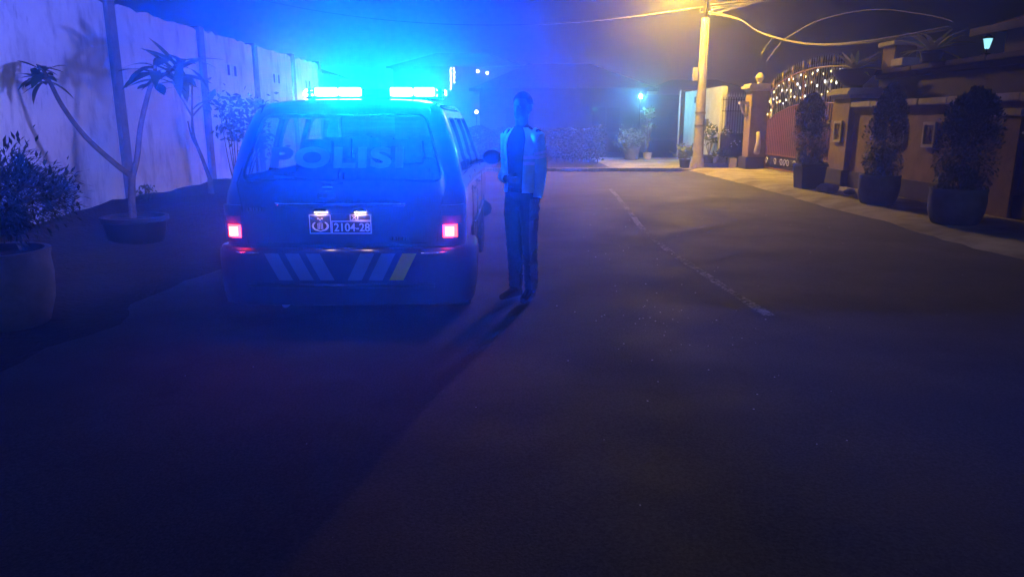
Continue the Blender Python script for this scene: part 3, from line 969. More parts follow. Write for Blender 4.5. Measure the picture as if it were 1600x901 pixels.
# ================================================================== PERSON
def person():
    t = thing('person', (0.085, 6.16, 0.0), 'person in open pale green jacket over dark shirt standing beside the police car', 'person', rz=R(-34))
    t.scale = (.83, .92, 1.0)
    # local frame: faces -Y, person's own right is -X
    m = MB()
    def chain(pts, rad, n=12): m.tube(pts, rad, n); [m.ball(p, r * .98, 12, 8) for p, r in zip(pts, rad)]
    # legs
    for s, fx, fy in ((-1, -.085, -.02), (1, .115, -.03)):
        chain([(s * .085, .0, .93), (s * .095, -.01, .75), (fx, fy + .0, .50), (fx, fy + .02, .34), (fx, fy + .03, .09)], [.098, .092, .068, .064, .055])
    # pelvis and torso
    tl = ((.90, .155, .115, .0), (.97, .160, .118, 0), (1.05, .150, .108, -.005), (1.13, .150, .108, -.01), (1.22, .160, .112, -.01), (1.30, .168, .110, -.005), (1.37, .165, .095, 0), (1.42, .125, .080, .01))
    for q in range(len(tl) - 1):
        for w in (0, .25, .5, .75):
            z, rx, ry, y = (tl[q][j] + (tl[q + 1][j] - tl[q][j]) * w for j in range(4)); m.ball((0, y, z), (rx, ry, .075), 24, 12)
    chain([(0, .01, 1.40), (0, .0, 1.47), (0, -.01, 1.54)], [.072, .064, .062])
    # arms: own left (image right) hangs, own right bent with the hand in front of the belly
    LA = [(.175, .0, 1.385), (.195, .015, 1.24), (.205, .02, 1.10), (.210, -.01, .96), (.208, -.035, .86)]
    RA = [(-.175, .0, 1.385), (-.195, .02, 1.24), (-.205, .03, 1.11), (-.165, -.09, 1.05), (-.085, -.145, 1.035)]
    for A in (LA, RA): chain(A, [.060, .050, .044, .036, .028])
    # hands: palm and five fingers
    def hand(o, fwd, side, up):
        o, fwd, side, up = map(Vector, (o, fwd, side, up))
        for i, l in enumerate((.068, .078, .073, .058)):
            b = o + fwd * .078 + side * (-.030 + .020 * i)
            a = [o + fwd * .02 + side * (-.022 + .015 * i), b, b + fwd * l * .55 + up * .010, b + fwd * l * .85 + up * .034]
            m.tube(a, [.014, .0105, .0095, .008], 8)
            m.ball(a[-1], .008, 8, 6)
        th = [o + fwd * .02 - side * .022, o + fwd * .05 - side * .052 + up * .012, o + fwd * .085 - side * .056 + up * .03]
        m.tube(th, [.015, .012, .009], 8); m.ball(th[-1], .009, 8, 6)
        m.ball(o + fwd * .045, (.030, .030, .034), 10, 8)
    hand((.207, -.040, .845), (0, -.18, -.98), (0, .98, -.18), (-1, 0, 0))
    hand((-.075, -.150, 1.033), (.97, -.1, -.1), (0, 0, -1), (0, 1, 0))
    # head with brow, nose, jaw, ears
    hz = 1.615
    m.ball((0, .012, hz + .022), (.091, .100, .098), 20, 14)
    m.ball((0, -.028, hz - .045), (.069, .064, .060), 16, 10)
    m.ball((0, -.082, hz - .012), (.013, .022, .024), 10, 8)
    m.ball((0, -.070, hz + .022), (.055, .022, .014), 12, 8)
    m.ball((0, -.078, hz - .050), (.024, .012, .008), 10, 6)
    m.ball((0, -.070, hz - .082), (.028, .022, .018), 10, 6)
    for s in (-1, 1): m.ball((s * .094, .012, hz - .004), (.012, .020, .032), 8, 8)
    me = m.mesh('body')
    o = bpy.data.objects.new('tmp', me); col.objects.link(o)
    md = o.modifiers.new('r', 'REMESH'); md.mode = 'VOXEL'; md.voxel_size = 0.0075
    sm = o.modifiers.new('s', 'SMOOTH'); sm.iterations = 3; sm.factor = .5
    bm_ = eval_mesh(o); bpy.data.objects.remove(o)
    # trouser folds
    for v in bm_.vertices:
        x, y, z = v.co
        if .1 < z < .92:
            k = .010 * fbm(x * 9 + 3, y * 9, z * 26) * min(1, (.95 - z) * 6)
            n = v.normal
            v.co += n * (k + .012 * (1 if z < .5 else (.95 - z) * 2))
    for nm in ('skin', 'shirt_dark', 'trouser_dark'): bm_.materials.append(MATS[nm])
    for p in bm_.polygons:
        c = p.center
        hand_l = (c.x > .15 and c.z < .875)
        hand_r = (c.y < -.118 and 1.0 < c.z < 1.08 and c.x > -.13 and c.x < .15 and c.y < -.125)
        if c.z > 1.475 or hand_l or hand_r: p.material_index = 0
        elif c.z > .95: p.material_index = 1
        else: p.material_index = 2
        p.use_smooth = True
    body = link('body', bm_, None, t)
    # hair
    m = MB()
    vs_, n = [], 20
    for i in range(9):
        th = PI / 2 * (1 - i / 8 * 1.12)
        for k in range(n):
            a = 2 * PI * k / n
            low = .42 if math.sin(a) < -.35 else 0   # fringe stays above the brow
            th2 = max(th, low)
            vs_.append((.098 * math.cos(th2) * math.cos(a), .014 + .108 * math.cos(th2) * math.sin(a), hz + .026 + .105 * math.sin(th2)))
    m.add(vs_, [(i * n + k, i * n + (k + 1) % n, (i + 1) * n + (k + 1) % n, (i + 1) * n + k) for i in range(8) for k in range(n)])
    m.build('hair', 'hair_black', t, smooth=True)
    for s in (-1, 1):
        m = MB(); m.ball((s * .030, -.074, hz + .004), (.012, .010, .008), 10, 8); m.build('eye', 'eye_white', t, smooth=True)
    # open jacket: shell round the torso with the front left open, collar, sleeves
    levels = [(.925, .188, .142), (.96, .182, .138), (1.04, .176, .132), (1.13, .178, .132), (1.22, .188, .136), (1.30, .196, .132), (1.37, .186, .112), (1.42, .135, .094), (1.455, .085, .082)]
    gap = {0: .50, 1: .50, 2: .52, 3: .54, 4: .56, 5: .58, 6: .6, 7: .65, 8: .7}
    def shell(off, lv, gp, n=30, y0=0.0):
        out = []
        for i, (z, rx, ry) in enumerate(lv):
            for k in range(n + 1):
                g = gp[i] 
                a = -PI / 2 + g + (2 * PI - 2 * g) * k / n
                w = 1 + .03 * fbm(math.cos(a) * 3, math.sin(a) * 3, z * 7)
                out.append(((rx + off) * math.cos(a) * w, y0 + (ry + off) * math.sin(a) * w, z))
        return out
    n = 30
    m = MB(); a_, b_ = shell(.008, levels, gap), shell(-.002, levels, gap)
    L = len(levels)
    m.v = a_ + b_; o2 = len(a_)
    for i in range(L - 1):
        for k in range(n):
            q = i * (n + 1) + k
            m.f.append((q, q + 1, q + n + 2, q + n + 1)); m.f.append((o2 + q, o2 + q + n + 1, o2 + q + n + 2, o2 + q + 1))
        for k in (0, n):
            q = i * (n + 1) + k; m.f.append((q, q + n + 1, o2 + q + n + 1, o2 + q))
    for i in (0, L - 1):
        for k in range(n):
            q = i * (n + 1) + k; m.f.append((q, q + 1, o2 + q + 1, o2 + q))
    jk = m.build('jacket', 'jacket_pale', t, smooth=50)
    for A in (LA, RA):
        m = MB(); P = [Vector(p) for p in A]
        m.tube([P[0] + Vector((-.03 if P[0].x > 0 else .03, 0, .005)), P[0], P[1], P[2], P[3], P[3].lerp(P[4], .75)], [.066, .074, .067, .064, .053, .046], 16)
        sl = m.build('sleeve', 'jacket_pale', jk, smooth=50)
        for f0 in (.30, .52):
            a, b = P[0].lerp(P[1], f0 + .55), P[0].lerp(P[1], f0 + .72)
            m = MB(); m.tube([a, b], [.0705 - .003 * f0, .070 - .003 * f0], 16, cap=False); m.build('reflective_band', 'reflective', sl, smooth=True)
    for zc in (1.165, 1.215):
        m = MB()
        lv = []
        for z in (zc - .014, zc + .014):
            for i in range(L - 1):
                if levels[i][0] <= z <= levels[i + 1][0]:
                    f = (z - levels[i][0]) / (levels[i + 1][0] - levels[i][0]); lv.append((z, levels[i][1] + f * (levels[i + 1][1] - levels[i][1]), levels[i][2] + f * (levels[i + 1][2] - levels[i][2]), gap[i] + f * (gap[i + 1] - gap[i])))
        pts = shell(.0115, [l[:3] for l in lv], {0: lv[0][3], 1: lv[1][3]})
        m.add(pts, [(k, k + 1, n + 2 + k, n + 1 + k) for k in range(n)]); m.build('reflective_band', 'reflective', jk, smooth=True)
    # belt and boots
    m = MB(); m.lathe([(1, -.018), (1, .018)], 28, M=Matrix.Translation((0, 0, .945)) @ Matrix.Diagonal((.166, .123, 1, 1)), cap=False); m.build('belt', 'boot_black', t, smooth=True)
    for fx, fy, rz in ((-.085, -.02, -12), (.115, -.03, 14)):
        m = MB(); M = Matrix.Translation((fx, fy, 0)) @ Matrix.Rotation(R(rz), 4, 'Z')
        secs = [(.075, .036, .002, .075), (.05, .042, .002, .125), (.0, .044, .002, .13), (-.05, .043, .002, .095), (-.10, .047, .002, .075), (-.15, .044, .002, .062), (-.185, .030, .002, .045)]
        k = 12
        for y, w, zl, zh in secs:
            for q in range(k):
                a = 2 * PI * q / k
                x = w * math.cos(a); z = (zl + zh) / 2 + (zh - zl) / 2 * math.copysign(abs(math.sin(a)) ** .6, math.sin(a))
                m.v.append(tuple(M @ Vector((x, y + .015, z))))
        for i in range(len(secs) - 1):
            for q in range(k):
                q2 = (q + 1) % k; m.f.append((i * k + q, i * k + q2, (i + 1) * k + q2, (i + 1) * k + q))
        m.f += [tuple(range(k)), tuple((len(secs) - 1) * k + q for q in range(k))]
        m.tube([M @ Vector((0, .045, .10)), M @ Vector((0, .05, .20))], [.056, .060], 14)
        m.build('boot', 'boot_black', t, smooth=60)
    return t
person()

# ================================================================== PLANTS
def leaf_mesh(name, L, W, droop=.3, n=6, fold=.15):
    m = MB()
    for i in range(n + 1):
        f = i / n
        w = W * math.sin(PI * min(1, f * .92 + .08)) ** .8 * (1 if f < .98 else .2)
        y = L * f * (1 - .15 * droop * f); z = -droop * L * f * f
        m.v += [(-w, y, z + fold * w), (0, y, z), (w, y, z + fold * w)]
    for i in range(n):
        a = i * 3
        m.f += [(a, a + 1, a + 4, a + 3), (a + 1, a + 2, a + 5, a + 4)]
    return m.mesh(name)
def rnd_rot():
    return Euler((random.uniform(-PI, PI), random.uniform(-PI, PI), random.uniform(-PI, PI)))
def foliage(points, L, W, name, m, parent, droop=.3, out=None):
    # many small leaves as one crown mesh
    mb = MB()
    for p in points:
        p = Vector(p)
        s = random.uniform(.6, 1.25)
        if out is not None:
            d = (p - Vector(out)).normalized() + Vector((random.uniform(-.8, .8), random.uniform(-.8, .8), random.uniform(-.5, .9)))
            q = d.to_track_quat('Y', 'Z')
        else:
            q = rnd_rot().to_quaternion()
        l, w = L * s, W * s
        pts = [(0, 0, 0), (-w, l * .45, -droop * l * .1), (0, l, -droop * l * .5), (w, l * .45, -droop * l * .1)]
        mb.add([p + q @ Vector(x) for x in pts], [(0, 1, 2, 3)])
    return mb.build(name, m, parent)
def pot_profile(kind):
    if kind == 'barrel':
        return [(.0, .0), (.27, .0), (.31, .04), (.36, .22), (.375, .42), (.365, .56), (.375, .60), (.375, .625), (.335, .625), (.325, .55), (.0, .55)]
    if kind == 'tub':
        return [(0, 0), (.30, 0), (.325, .03), (.36, .40), (.385, .46), (.385, .54), (.345, .54), (.335, .46), (0, .46)]
    return [(0, 0), (.22, 0), (.25, .02), (.29, .40), (.315, .41), (.315, .45), (.28, .45), (.275, .40), (0, .40)]
def pot(kind, m, parent, sc=1.0, sz=1.0, square=False):
    mb = MB().lathe([(max(r, .001) * sc, z * sz) for r, z in pot_profile(kind)], 4 if square else 32, cap=False)
    if square: mb.v = [tuple(Matrix.Rotation(PI / 4, 4, 'Z') @ Vector(v) * 1.0) for v in mb.v]
    o = mb.build('pot', m, parent, smooth=None if square else 40)
    r, z = pot_profile(kind)[-2]
    s = MB().lathe([(.001, .02), (r * sc * .99 * (.7 if square else 1), .012)], 20, c=(0, 0, z * sz), cap=False).build('potting_soil', 'soil', o)
    return o

# big bush in a pale pot at the roadside on the left
def bush_pot():
    t = thing('potted_bush', (-3.80, 5.22, 0.0), 'dark round bush in a large pale barrel pot on the left roadside', 'potted plant')
    pot('barrel', 'pot_grey', t, .97, .94)
    m = MB(); m.tube([(0, 0, .5), (.02, 0, .72), (.0, .02, .95)], [.03, .026, .02], 8)
    for k in range(9):
        a = k * 2.4; m.tube([(.0, .0, .68 + .02 * k), (.18 * math.cos(a), .18 * math.sin(a), .9 + .02 * k), (.40 * math.cos(a), .40 * math.sin(a), 1.02 + .05 * (k % 4))], [.014, .010, .006], 6)
    m.build('stem', 'bark', t, smooth=True)
    pts = []
    clumps = []
    for k in range(46):
        a = random.uniform(0, 2 * PI); u = random.uniform(-1, 1); r = random.uniform(.55, 1.0)
        clumps.append(Vector((.50 * r * math.sqrt(1 - u * u) * math.cos(a), .50 * r * math.sqrt(1 - u * u) * math.sin(a), 1.00 + .27 * r * u)))
    for c in clumps:
        for k in range(210):
            d = Vector((random.gauss(0, 1), random.gauss(0, 1), random.gauss(0, 1))) * .062
            pts.append(c + d)
    foliage(pts, .062, .0105, 'crown', 'leaf_dark', t, out=(0, 0, .95))
bush_pot()

LEAF = {}
def big_leaf(parent, at_, direction, L, W, m, droop):
    key = (round(L, 2), round(W, 2), m, round(droop, 1))
    if key not in LEAF:
        me = leaf_mesh('leaf', L, W, droop); me.materials.append(MATS[m]); LEAF[key] = me
        me.polygons.foreach_set('use_smooth', [True] * len(me.polygons))
    o = bpy.data.objects.new('leaf', LEAF[key]); col.objects.link(o)
    o.parent = parent; o.location = at_
    q = Vector(direction).to_track_quat('Y', 'Z')
    o.rotation_euler = (q @ Euler((0, random.uniform(-.35, .35), 0)).to_quaternion()).to_euler()
    return o
def rosette(parent, c, up, n, L, W, m, spread=.9, droop=.45):
    c, up = Vector(c), Vector(up).normalized()
    u = up.orthogonal().normalized(); w = up.cross(u)
    for k in range(n):
        a = k * 2.4 + random.uniform(-.3, .3)
        el = random.uniform(-.35, .75)
        d = (u * math.cos(a) + w * math.sin(a)) * spread + up * el
        big_leaf(parent, c - up * random.uniform(0, .55) * L, d, L * random.choice((.45, .65, .85, 1.0)), W, m, random.choice((.15, .35, .6)))
def limb(mb, pts, r0, r1):
    p = smooth_path(pts); n = len(p)
    mb.tube(p, [r0 + (r1 - r0) * i / (n - 1) for i in range(n)], 8)

def frangipani_a():
    B = Vector((-4.45, 8.5, 0.0))
    t = thing('frangipani_plant', B, 'leggy frangipani forking in a V from a black pot before the white wall', 'plant')
    mb = MB().lathe([(.24, -.1), (.30, .10), (.345, .36), (.37, .37), (.37, .42), (.33, .42), (.32, .37), (.001, .37)], 28, cap=False)
    p = mb.build('pot', 'pot_black', t, smooth=40)
    MB().lathe([(.001, .40), (.32, .375)], 20, cap=False).build('potting_soil', 'soil', p)
    m = MB()
    limb(m, [(-.02, 0, .36), (-.01, 0, .62), (.03, 0, .90)], .045, .038)
    limb(m, [(.03, 0, .88), (-.13, -.03, 1.02), (-.42, -.06, 1.33), (-.62, -.08, 1.66), (-.73, -.08, 1.93), (-.80, -.08, 2.10)], .036, .018)
    limb(m, [(-.73, -.08, 1.93), (-.80, -.10, 1.98), (-.88, -.12, 2.03)], .016, .012)
    limb(m, [(.03, 0, .88), (.10, .02, 1.10), (.18, .02, 1.45), (.32, .02, 1.84), (.40, .02, 1.98), (.42, .02, 2.14)], .036, .020)
    limb(m, [(.40, .02, 1.96), (.55, .05, 2.05), (.70, .06, 2.17)], .022, .016)
    m.build('trunk', 'bark', t, smooth=True)
    rosette(t, (-.80, -.08, 2.10), (-.1, 0, 1), 15, .34, .050, 'leaf_mid', .75, .5)
    rosette(t, (-.89, -.12, 2.03), (-.6, -.1, .7), 12, .30, .046, 'leaf_mid', .7, .5)
    rosette(t, (.42, .02, 2.15), (0, 0, 1), 19, .50, .058, 'leaf_mid', 1.1, .5)
    rosette(t, (.71, .06, 2.18), (.5, -.2, .8), 19, .48, .056, 'leaf_mid', 1.0, .6)
frangipani_a()
def frangipani_b():
    B = Vector((-4.78, 11.5, 0.25))
    t = thing('frangipani_plant', B, 'thin bare frangipani with a few drooping leaves growing from the soil bank', 'plant')
    m = MB()
    limb(m, [(.02, 0, -.1), (.02, 0, .15), (.02, 0, .37)], .055, .045)
    limb(m, [(.02, 0, .36), (-.07, 0, .68), (-.17, 0, 1.02), (-.17, 0, 1.35), (-.11, 0, 1.9)], .034, .014)
    limb(m, [(-.17, 0, 1.33), (-.28, .02, 1.53), (-.42, .04, 1.80)], .016, .011)
    limb(m, [(-.17, 0, 1.33), (-.02, .02, 1.48), (.16, .03, 1.60)], .016, .012)
    limb(m, [(.02, 0, .36), (-.10, .03, .75), (-.22, .05, 1.0), (-.27, .06, 1.26)], .024, .012)
    m.build('trunk', 'bark', t, smooth=True)
    rosette(t, (.17, .03, 1.61), (.6, 0, .5), 7, .32, .038, 'leaf_mid', .9, .6)
    rosette(t, (-.42, .04, 1.82), (-.3, 0, 1), 4, .22, .035, 'leaf_mid', .9, .6)
frangipani_b()
def shrub_c():
    B = Vector((-4.40, 11.9, 0.25))
    t = thing('shrub', B, 'leafy shrub with thin crossing stems between the wall and the parked van', 'shrub')
    m = MB(); tips = []
    for k in range(13):
        a = k * 2.4; r = random.uniform(.12, .42)
        top = (r * math.cos(a) + .12, r * math.sin(a) * .6, random.uniform(.95, 1.55))
        limb(m, [(0.02 * math.cos(a), .02 * math.sin(a), -.1), (r * .5 * math.cos(a) + .02, r * .4 * math.sin(a), .5), top], .016, .006)
        tips.append(top)
    m.build('stem', 'bark', t, smooth=True)
    pts = []
    for tp in tips:
        for k in range(42): pts.append(Vector(tp) + Vector((random.gauss(0, .10), random.gauss(0, .09), random.gauss(-.04, .14))))
    foliage(pts, .11, .024, 'crown', 'leaf_mid', t)
    rosette(t, (.06, 0, 1.62), (0, 0, 1), 7, .2, .035, 'leaf_mid', .8, .4)
shrub_c()
def seedling():
    t = thing('frangipani_plant', (-4.88, 14.0, 0.22), 'frangipani sapling whose leaf tips show just over the van roof', 'plant')
    m = MB(); limb(m, [(0, 0, -.1), (.02, 0, .9), (.06, 0, 1.70)], .03, .016); limb(m, [(.03, 0, 1.2), (.18, 0, 1.5), (.28, 0, 1.66)], .018, .012); m.build('trunk', 'bark', t, smooth=True)
    rosette(t, (.06, 0, 1.70), (0, 0, 1), 8, .38, .05, 'leaf_mid', .8, .4); rosette(t, (.29, 0, 1.66), (.3, 0, 1), 6, .34, .05, 'leaf_mid', .9, .4)
seedling()
# weeds at the foot of the bank
def weed_tuft(loc, h, name='weed', lab=''):
    t = thing('weed_plant', loc, lab, 'weed')
    m = MB(); tips = []
    for k in range(6):
        a = k * 1.05; top = (.10 * math.cos(a), .10 * math.sin(a), h * random.uniform(.6, 1)); limb(m, [(0, 0, -.03), (.04 * math.cos(a), .04 * math.sin(a), h * .5), top], .006, .003); tips.append(top)
    m.build('stem', 'leaf_mid', t)
    pts = [Vector(tp) * random.uniform(.4, 1) + Vector((random.gauss(0, .03),) * 3) for tp in tips for _ in range(16)]
    foliage(pts, .06, .014, 'crown', 'leaf_mid', t)
weed_tuft((-5.35, 10.6, .28), .40, lab='low weeds sprouting at the wall foot behind the black pot')

# topiary trees in tubs along the right-hand wall
def topiary(loc, h0, h1, rx, lab, kind, m_pot, sc, sz, lean=0.0, square=False, n=9500, cone=.0):
    t = thing('topiary_tree', loc, lab, 'potted tree', 'clipped trees in pots along the garden wall')
    pot(kind, m_pot, t, sc, sz, square)
    m = MB(); limb(m, [(0, 0, .3), (.02, 0, .6), (0, .01, h1 - .3)], .045, .016)
    for k in range(10):
        a = k * 2.4; z = h0 + .1 + (h1 - h0 - .35) * k / 10; r = rx * .7 * (1 - k / 13)
        m.tube([(0, 0, z - .1), (r * math.cos(a), r * math.sin(a), z + .12)], [.014, .005], 5)
    m.build('trunk', 'bark', t, smooth=True)
    pts = []
    while len(pts) < n:
        f = random.random() ** .85
        z = h0 + (h1 - h0) * f
        prof = max(0, 1 - abs(2 * f - .95) ** 3 * .85) ** .5 * .84
        a = random.uniform(0, 2 * PI)
        lump = 1 + .38 * fbm(math.cos(a) * 1.6 + loc[1], math.sin(a) * 1.6, z * 2.6)
        if fbm(math.cos(a) * 2.2 + loc[1] * 3, math.sin(a) * 2.2, z * 4.5) < -.33: continue
        r = rx * 1.08 * prof * (1 - cone * f) * lump * (1 - .72 * random.random() ** 1.7) * (random.uniform(1.1, 1.28) if random.random() < .035 else 1)
        pts.append((r * math.cos(a) + lean * f, r * math.sin(a), z + random.gauss(0, .02)))
    foliage(pts, .060, .016, 'crown', 'leaf_dark', t, out=(0, 0, (h0 + h1) / 2 - .2))
topiary((6.55, 16.1, .055), .50, 2.00, .38, 'clipped tree in a dark square tub beside the arched gate', 'tall', 'pot_black', 1.30, 1.22, square=True, cone=.15, lean=-.05)
topiary((6.58, 13.05, .055), .50, 2.06, .37, 'clipped tree in a grey round pot standing between two other potted trees', 'barrel', 'pot_grey', .93, .84, cone=.38, lean=.07)
topiary((6.42, 10.45, .055), .48, 1.86, .43, 'clipped tree in a grey round pot farthest from the arched gate', 'barrel', 'pot_grey', 1.0, .83, cone=.12, lean=.10)

# stones beside the square tub
def stone(loc, sx, sy, sz, lab, seed):
    m = MB(); m.ball((0, 0, sz * .8), (sx, sy, sz), 16, 10)
    m.v = [tuple(Vector(v) * (1 + .22 * fbm(v[0] * 4 + seed, v[1] * 4, v[2] * 4))) for v in m.v]
    o = m.build('stone', 'rock', smooth=True); o.location = loc
    tag(o, lab, 'stone', 'stones beside the square tub')
stone((6.62, 15.25, .05), .24, .18, .12, 'large rounded pale stone lying beside the dark square tub', 1)
stone((6.85, 14.75, .055), .12, .10, .07, 'small pale stone lying past the large rounded stone', 5)

# ================================================================== RIGHT GARDEN WALL
def garden_wall():
    X = 7.62
    t = thing('garden_wall', (X, 12, 0), 'brown plastered garden wall with pale coping behind the potted trees', 'wall')
    m = MB(); m.box(.0, .25, -16, 4.55, -.1, 1.80); m.build('wall_face', 'garden_plaster', t)
    m = MB(); m.box(-.05, .02, -16, 4.55, -.1, .42); m.build('plinth', 'dark_stone', t, bevel=.01)
    # coping stones one by one
    y = -12.0
    while y < 4.5:
        w = min(.92, 4.54 - y)
        m = MB(); m.box(-.13, .34, 0, w - .02, 1.803, 1.925); o = m.build('coping_stone', 'coping_cement', t, bevel=.015)
        o.location = (random.uniform(-.008, .008), y, random.uniform(-.006, .006)); y += .92
    m = MB(); m.box(-.05, -.002, -16, 4.55, 1.70, 1.80); m.build('cornice', 'garden_plaster', t, bevel=.012)
    for yc in (-.75, -4.4):
        m = MB(); m.box(-.10, -.003, yc - .30, yc + .30, -.1, 1.70); pz = m.build('pilaster', 'garden_plaster', t, bevel=.015)
        m = MB(); m.box(-.14, -.002, yc - .34, yc + .34, 1.58, 1.698); m.build('capital', 'coping_cement', pz, bevel=.02)
        # scroll brackets either side of capital
        for s in (-1, 1):
            m = MB(); m.tube([(-.09, yc + s * (.34 + .16 * math.sin(a)), 1.66 - .16 + .16 * math.cos(a)) for a in [q * .28 for q in range(12)]], [.035 - .0015 * q for q in range(12)], 7); m.build('scroll', 'coping_cement', pz, smooth=True)
    for yc in (2.55, 1.45, -2.4, -6.5):
        fr = MB()
        for (a, b, c, d) in ((-.20, .20, 1.44, 1.50), (-.20, .20, 1.04, 1.10), (-.20, -.14, 1.10, 1.44), (.14, .20, 1.10, 1.44)):
            fr.box(-.055, -.002, yc + a, yc + b, c, d)
        f = fr.build('plaque_frame', 'coping_cement', t, bevel=.008)
        r = MB(); r.tube([(-.02, yc - .06, 1.16), (-.035, yc + .02, 1.24), (-.03, yc - .03, 1.33), (-.03, yc + .05, 1.40)], [.012, .022, .020, .010], 7)
        r.tube([(-.02, yc + .06, 1.16), (-.03, yc + .05, 1.26), (-.02, yc + .08, 1.34)], [.010, .014, .008], 7)
        r.build('relief', 'garden_plaster', f, smooth=True)
garden_wall()

def gate_pillar(y0, y1, x0, x1, h, lab, plaque):
    t = thing('gate_pillar', ((x0 + x1) / 2, (y0 + y1) / 2, .06), lab, 'pillar', 'pillars of the arched gate')
    hx, hy = (x1 - x0) / 2, (y1 - y0) / 2
    m = MB(); m.box(-hx, hx, -hy, hy, 0, h); m.build('shaft', 'garden_plaster', t, bevel=.015)
    m = MB(); m.box(-hx - .08, hx + .08, -hy - .08, hy + .08, 0.003, .38); m.build('base', 'dark_stone', t, bevel=.02)
    for k, (e, z0, z1) in enumerate(((.05, h + .002, h + .07), (.13, h + .072, h + .16), (.07, h + .162, h + .22))):
        m = MB(); m.box(-hx - e, hx + e, -hy - e, hy + e, z0, z1); m.build('capital_slab', 'coping_cement', t, bevel=.012)
    if plaque:
        fr = MB()
        for (a, b, c, d) in ((-.20, .20, 1.40, 1.46), (-.20, .20, .98, 1.04), (-.20, -.14, 1.04, 1.40), (.14, .20, 1.04, 1.40)):
            fr.box(-hx - .05, -hx - .002, a, b, c, d)
        f = fr.build('plaque_frame', 'coping_cement', t, bevel=.008)
        r = MB(); r.tube([(-hx - .02, -.06, 1.10), (-hx - .035, .02, 1.20), (-hx - .03, -.03, 1.28), (-hx - .03, .05, 1.36)], [.012, .022, .020, .010], 7); r.build('relief', 'garden_plaster', f, smooth=True)
    else:
        m = MB(); m.tube([(-.05, -hy - .05 - .10 * math.sin(a), .5 + .62 * a / PI) for a in [q * PI / 10 for q in range(11)]], [.10 - .004 * q for q in range(11)], 8); m.build('scroll', 'coping_cement', t, smooth=True)
        m = MB(); m.lathe([(.09, 0), (.06, .04), (.10, .10), (.14, .18), (.10, .27), (.03, .33)], 12, c=(0, 0, h + .223)); m.build('finial', 'coping_cement', t, smooth=40)
        m = MB(); m.box(-hx - .28, -hx - .0, -.09, .09, h - .38, h - .30); m.tube([(-hx - .02, 0, h - .75), (-hx - .14, 0, h - .62), (-hx - .22, 0, h - .40)], .045, 7); m.build('bracket', 'coping_cement', t)
gate_pillar(16.55, 17.40, 7.50, 8.10, 1.95, 'plastered gate pillar with framed plaque at the tub side of the gate', True)
gate_pillar(22.75, 23.35, 7.30, 7.90, 2.35, 'carved gate pillar with bracket and finial close to the utility pole', False)

def arched_gate():
    X, Y0, Y1 = 7.82, 17.45, 22.70
    t = thing('arched_gate', (X, (Y0 + Y1) / 2, .08), 'red brown arched metal gate with gold leaf ornaments and spear tops', 'gate')
    yc = (Y0 + Y1) / 2
    def top(y): return 1.92 + .88 * math.sqrt(max(0, 1 - ((y - 19.3) / 3.75) ** 2))
    def L(y): return y - yc
    for half in (0, 1):
        a, b = (Y0 + .03, yc - .02) if half == 0 else (yc + .02, Y1 - .03)
        # solid sheet with curved top
        pts = [(L(a), .48), (L(b), .48)] + [(L(b + (a - b) * k / 14), top(b + (a - b) * k / 14) - .92) for k in range(15)]
        m = MB().prism(pts, 0, -.008, .008); m.build('gate_sheet', 'gate_red', t)
        # vertical ribs on the sheet
        k = 0; y = a + .12
        while y < b - .05:
            m = MB(); m.tube([(-.016, L(y), .48), (-.016, L(y), top(y) - .05)], .009, 6); br = m.build('bar', 'gate_iron', t)
            # spear
            if True:
                z = top(y); m = MB(); m.lathe([(.010, 0), (.010, .05), (.028, .09), (.020, .15), (.001, .26)], 6, c=(-.016, L(y), z), cap=False); m.build('spear_tip', 'gold' if k % 5 == 0 else 'gate_iron', br)
            y += .145; k += 1
        rails = [[(0, L(a + (b - a) * q / 16), top(a + (b - a) * q / 16) - .9) for q in range(17)], [(0, L(a + (b - a) * q / 16), top(a + (b - a) * q / 16) - .04) for q in range(17)]]
        for r in rails: m = MB().tube(r, .024, 6); m.build('rail', 'gate_red', t, smooth=True)
        for y in (a + .02, b - .02): m = MB().tube([(0, L(y), .02), (0, L(y), top(y))], .03, 6); m.build('stile', 'gate_red', t)
        for z in (.06, .46): m = MB().tube([(0, L(a), z), (0, L(b), z)], .024, 6); m.build('rail', 'gate_red', t)
        # scroll frieze
        y = a + .16; s = 1
        while y < b - .1:
            sp = [(-.02, L(y) + (.13 - .011 * q) * math.cos(q * .75) * s, .26 + (.13 - .011 * q) * math.sin(q * .75)) for q in range(11)]
            m = MB().tube(sp, .011, 5); m.build('scroll', 'gate_silver' if random.random() < .5 else 'gate_iron', t, smooth=True)
            y += .25; s = -s
    # gold and silver leaf ornaments across the open upper band
    lm = {}
    for mt in ('gold', 'gate_silver'):
        mm = MB(); mm.add([(0, 0, -.08), (-.02, -.030, 0), (0, 0, .09), (-.02, .030, 0), (.0, 0, 0)], [(0, 1, 2), (0, 2, 3), (0, 4, 1), (0, 3, 4)])
        me = mm.mesh('ornament'); me.materials.append(MATS[mt]); lm[mt] = me
    y = Y0 + .15
    i = 0
    while y < Y1 - .1:
        for row in range(4):
            if random.random() < .45: continue
            z = top(y) - .18 - .20 * row + .06 * math.sin(i * 1.7)
            o = bpy.data.objects.new('ornament', lm['gold' if random.random() < .45 else 'gate_silver']); col.objects.link(o); o.parent = t
            o.location = (-.03, L(y + (row % 2) * .07), z); o.rotation_euler = (random.uniform(-.5, .5), random.uniform(-.5, .3), random.uniform(-.7, .7)); s = random.uniform(.8, 1.7); o.scale = (s, s, s)
        y += .145; i += 1
arched_gate()
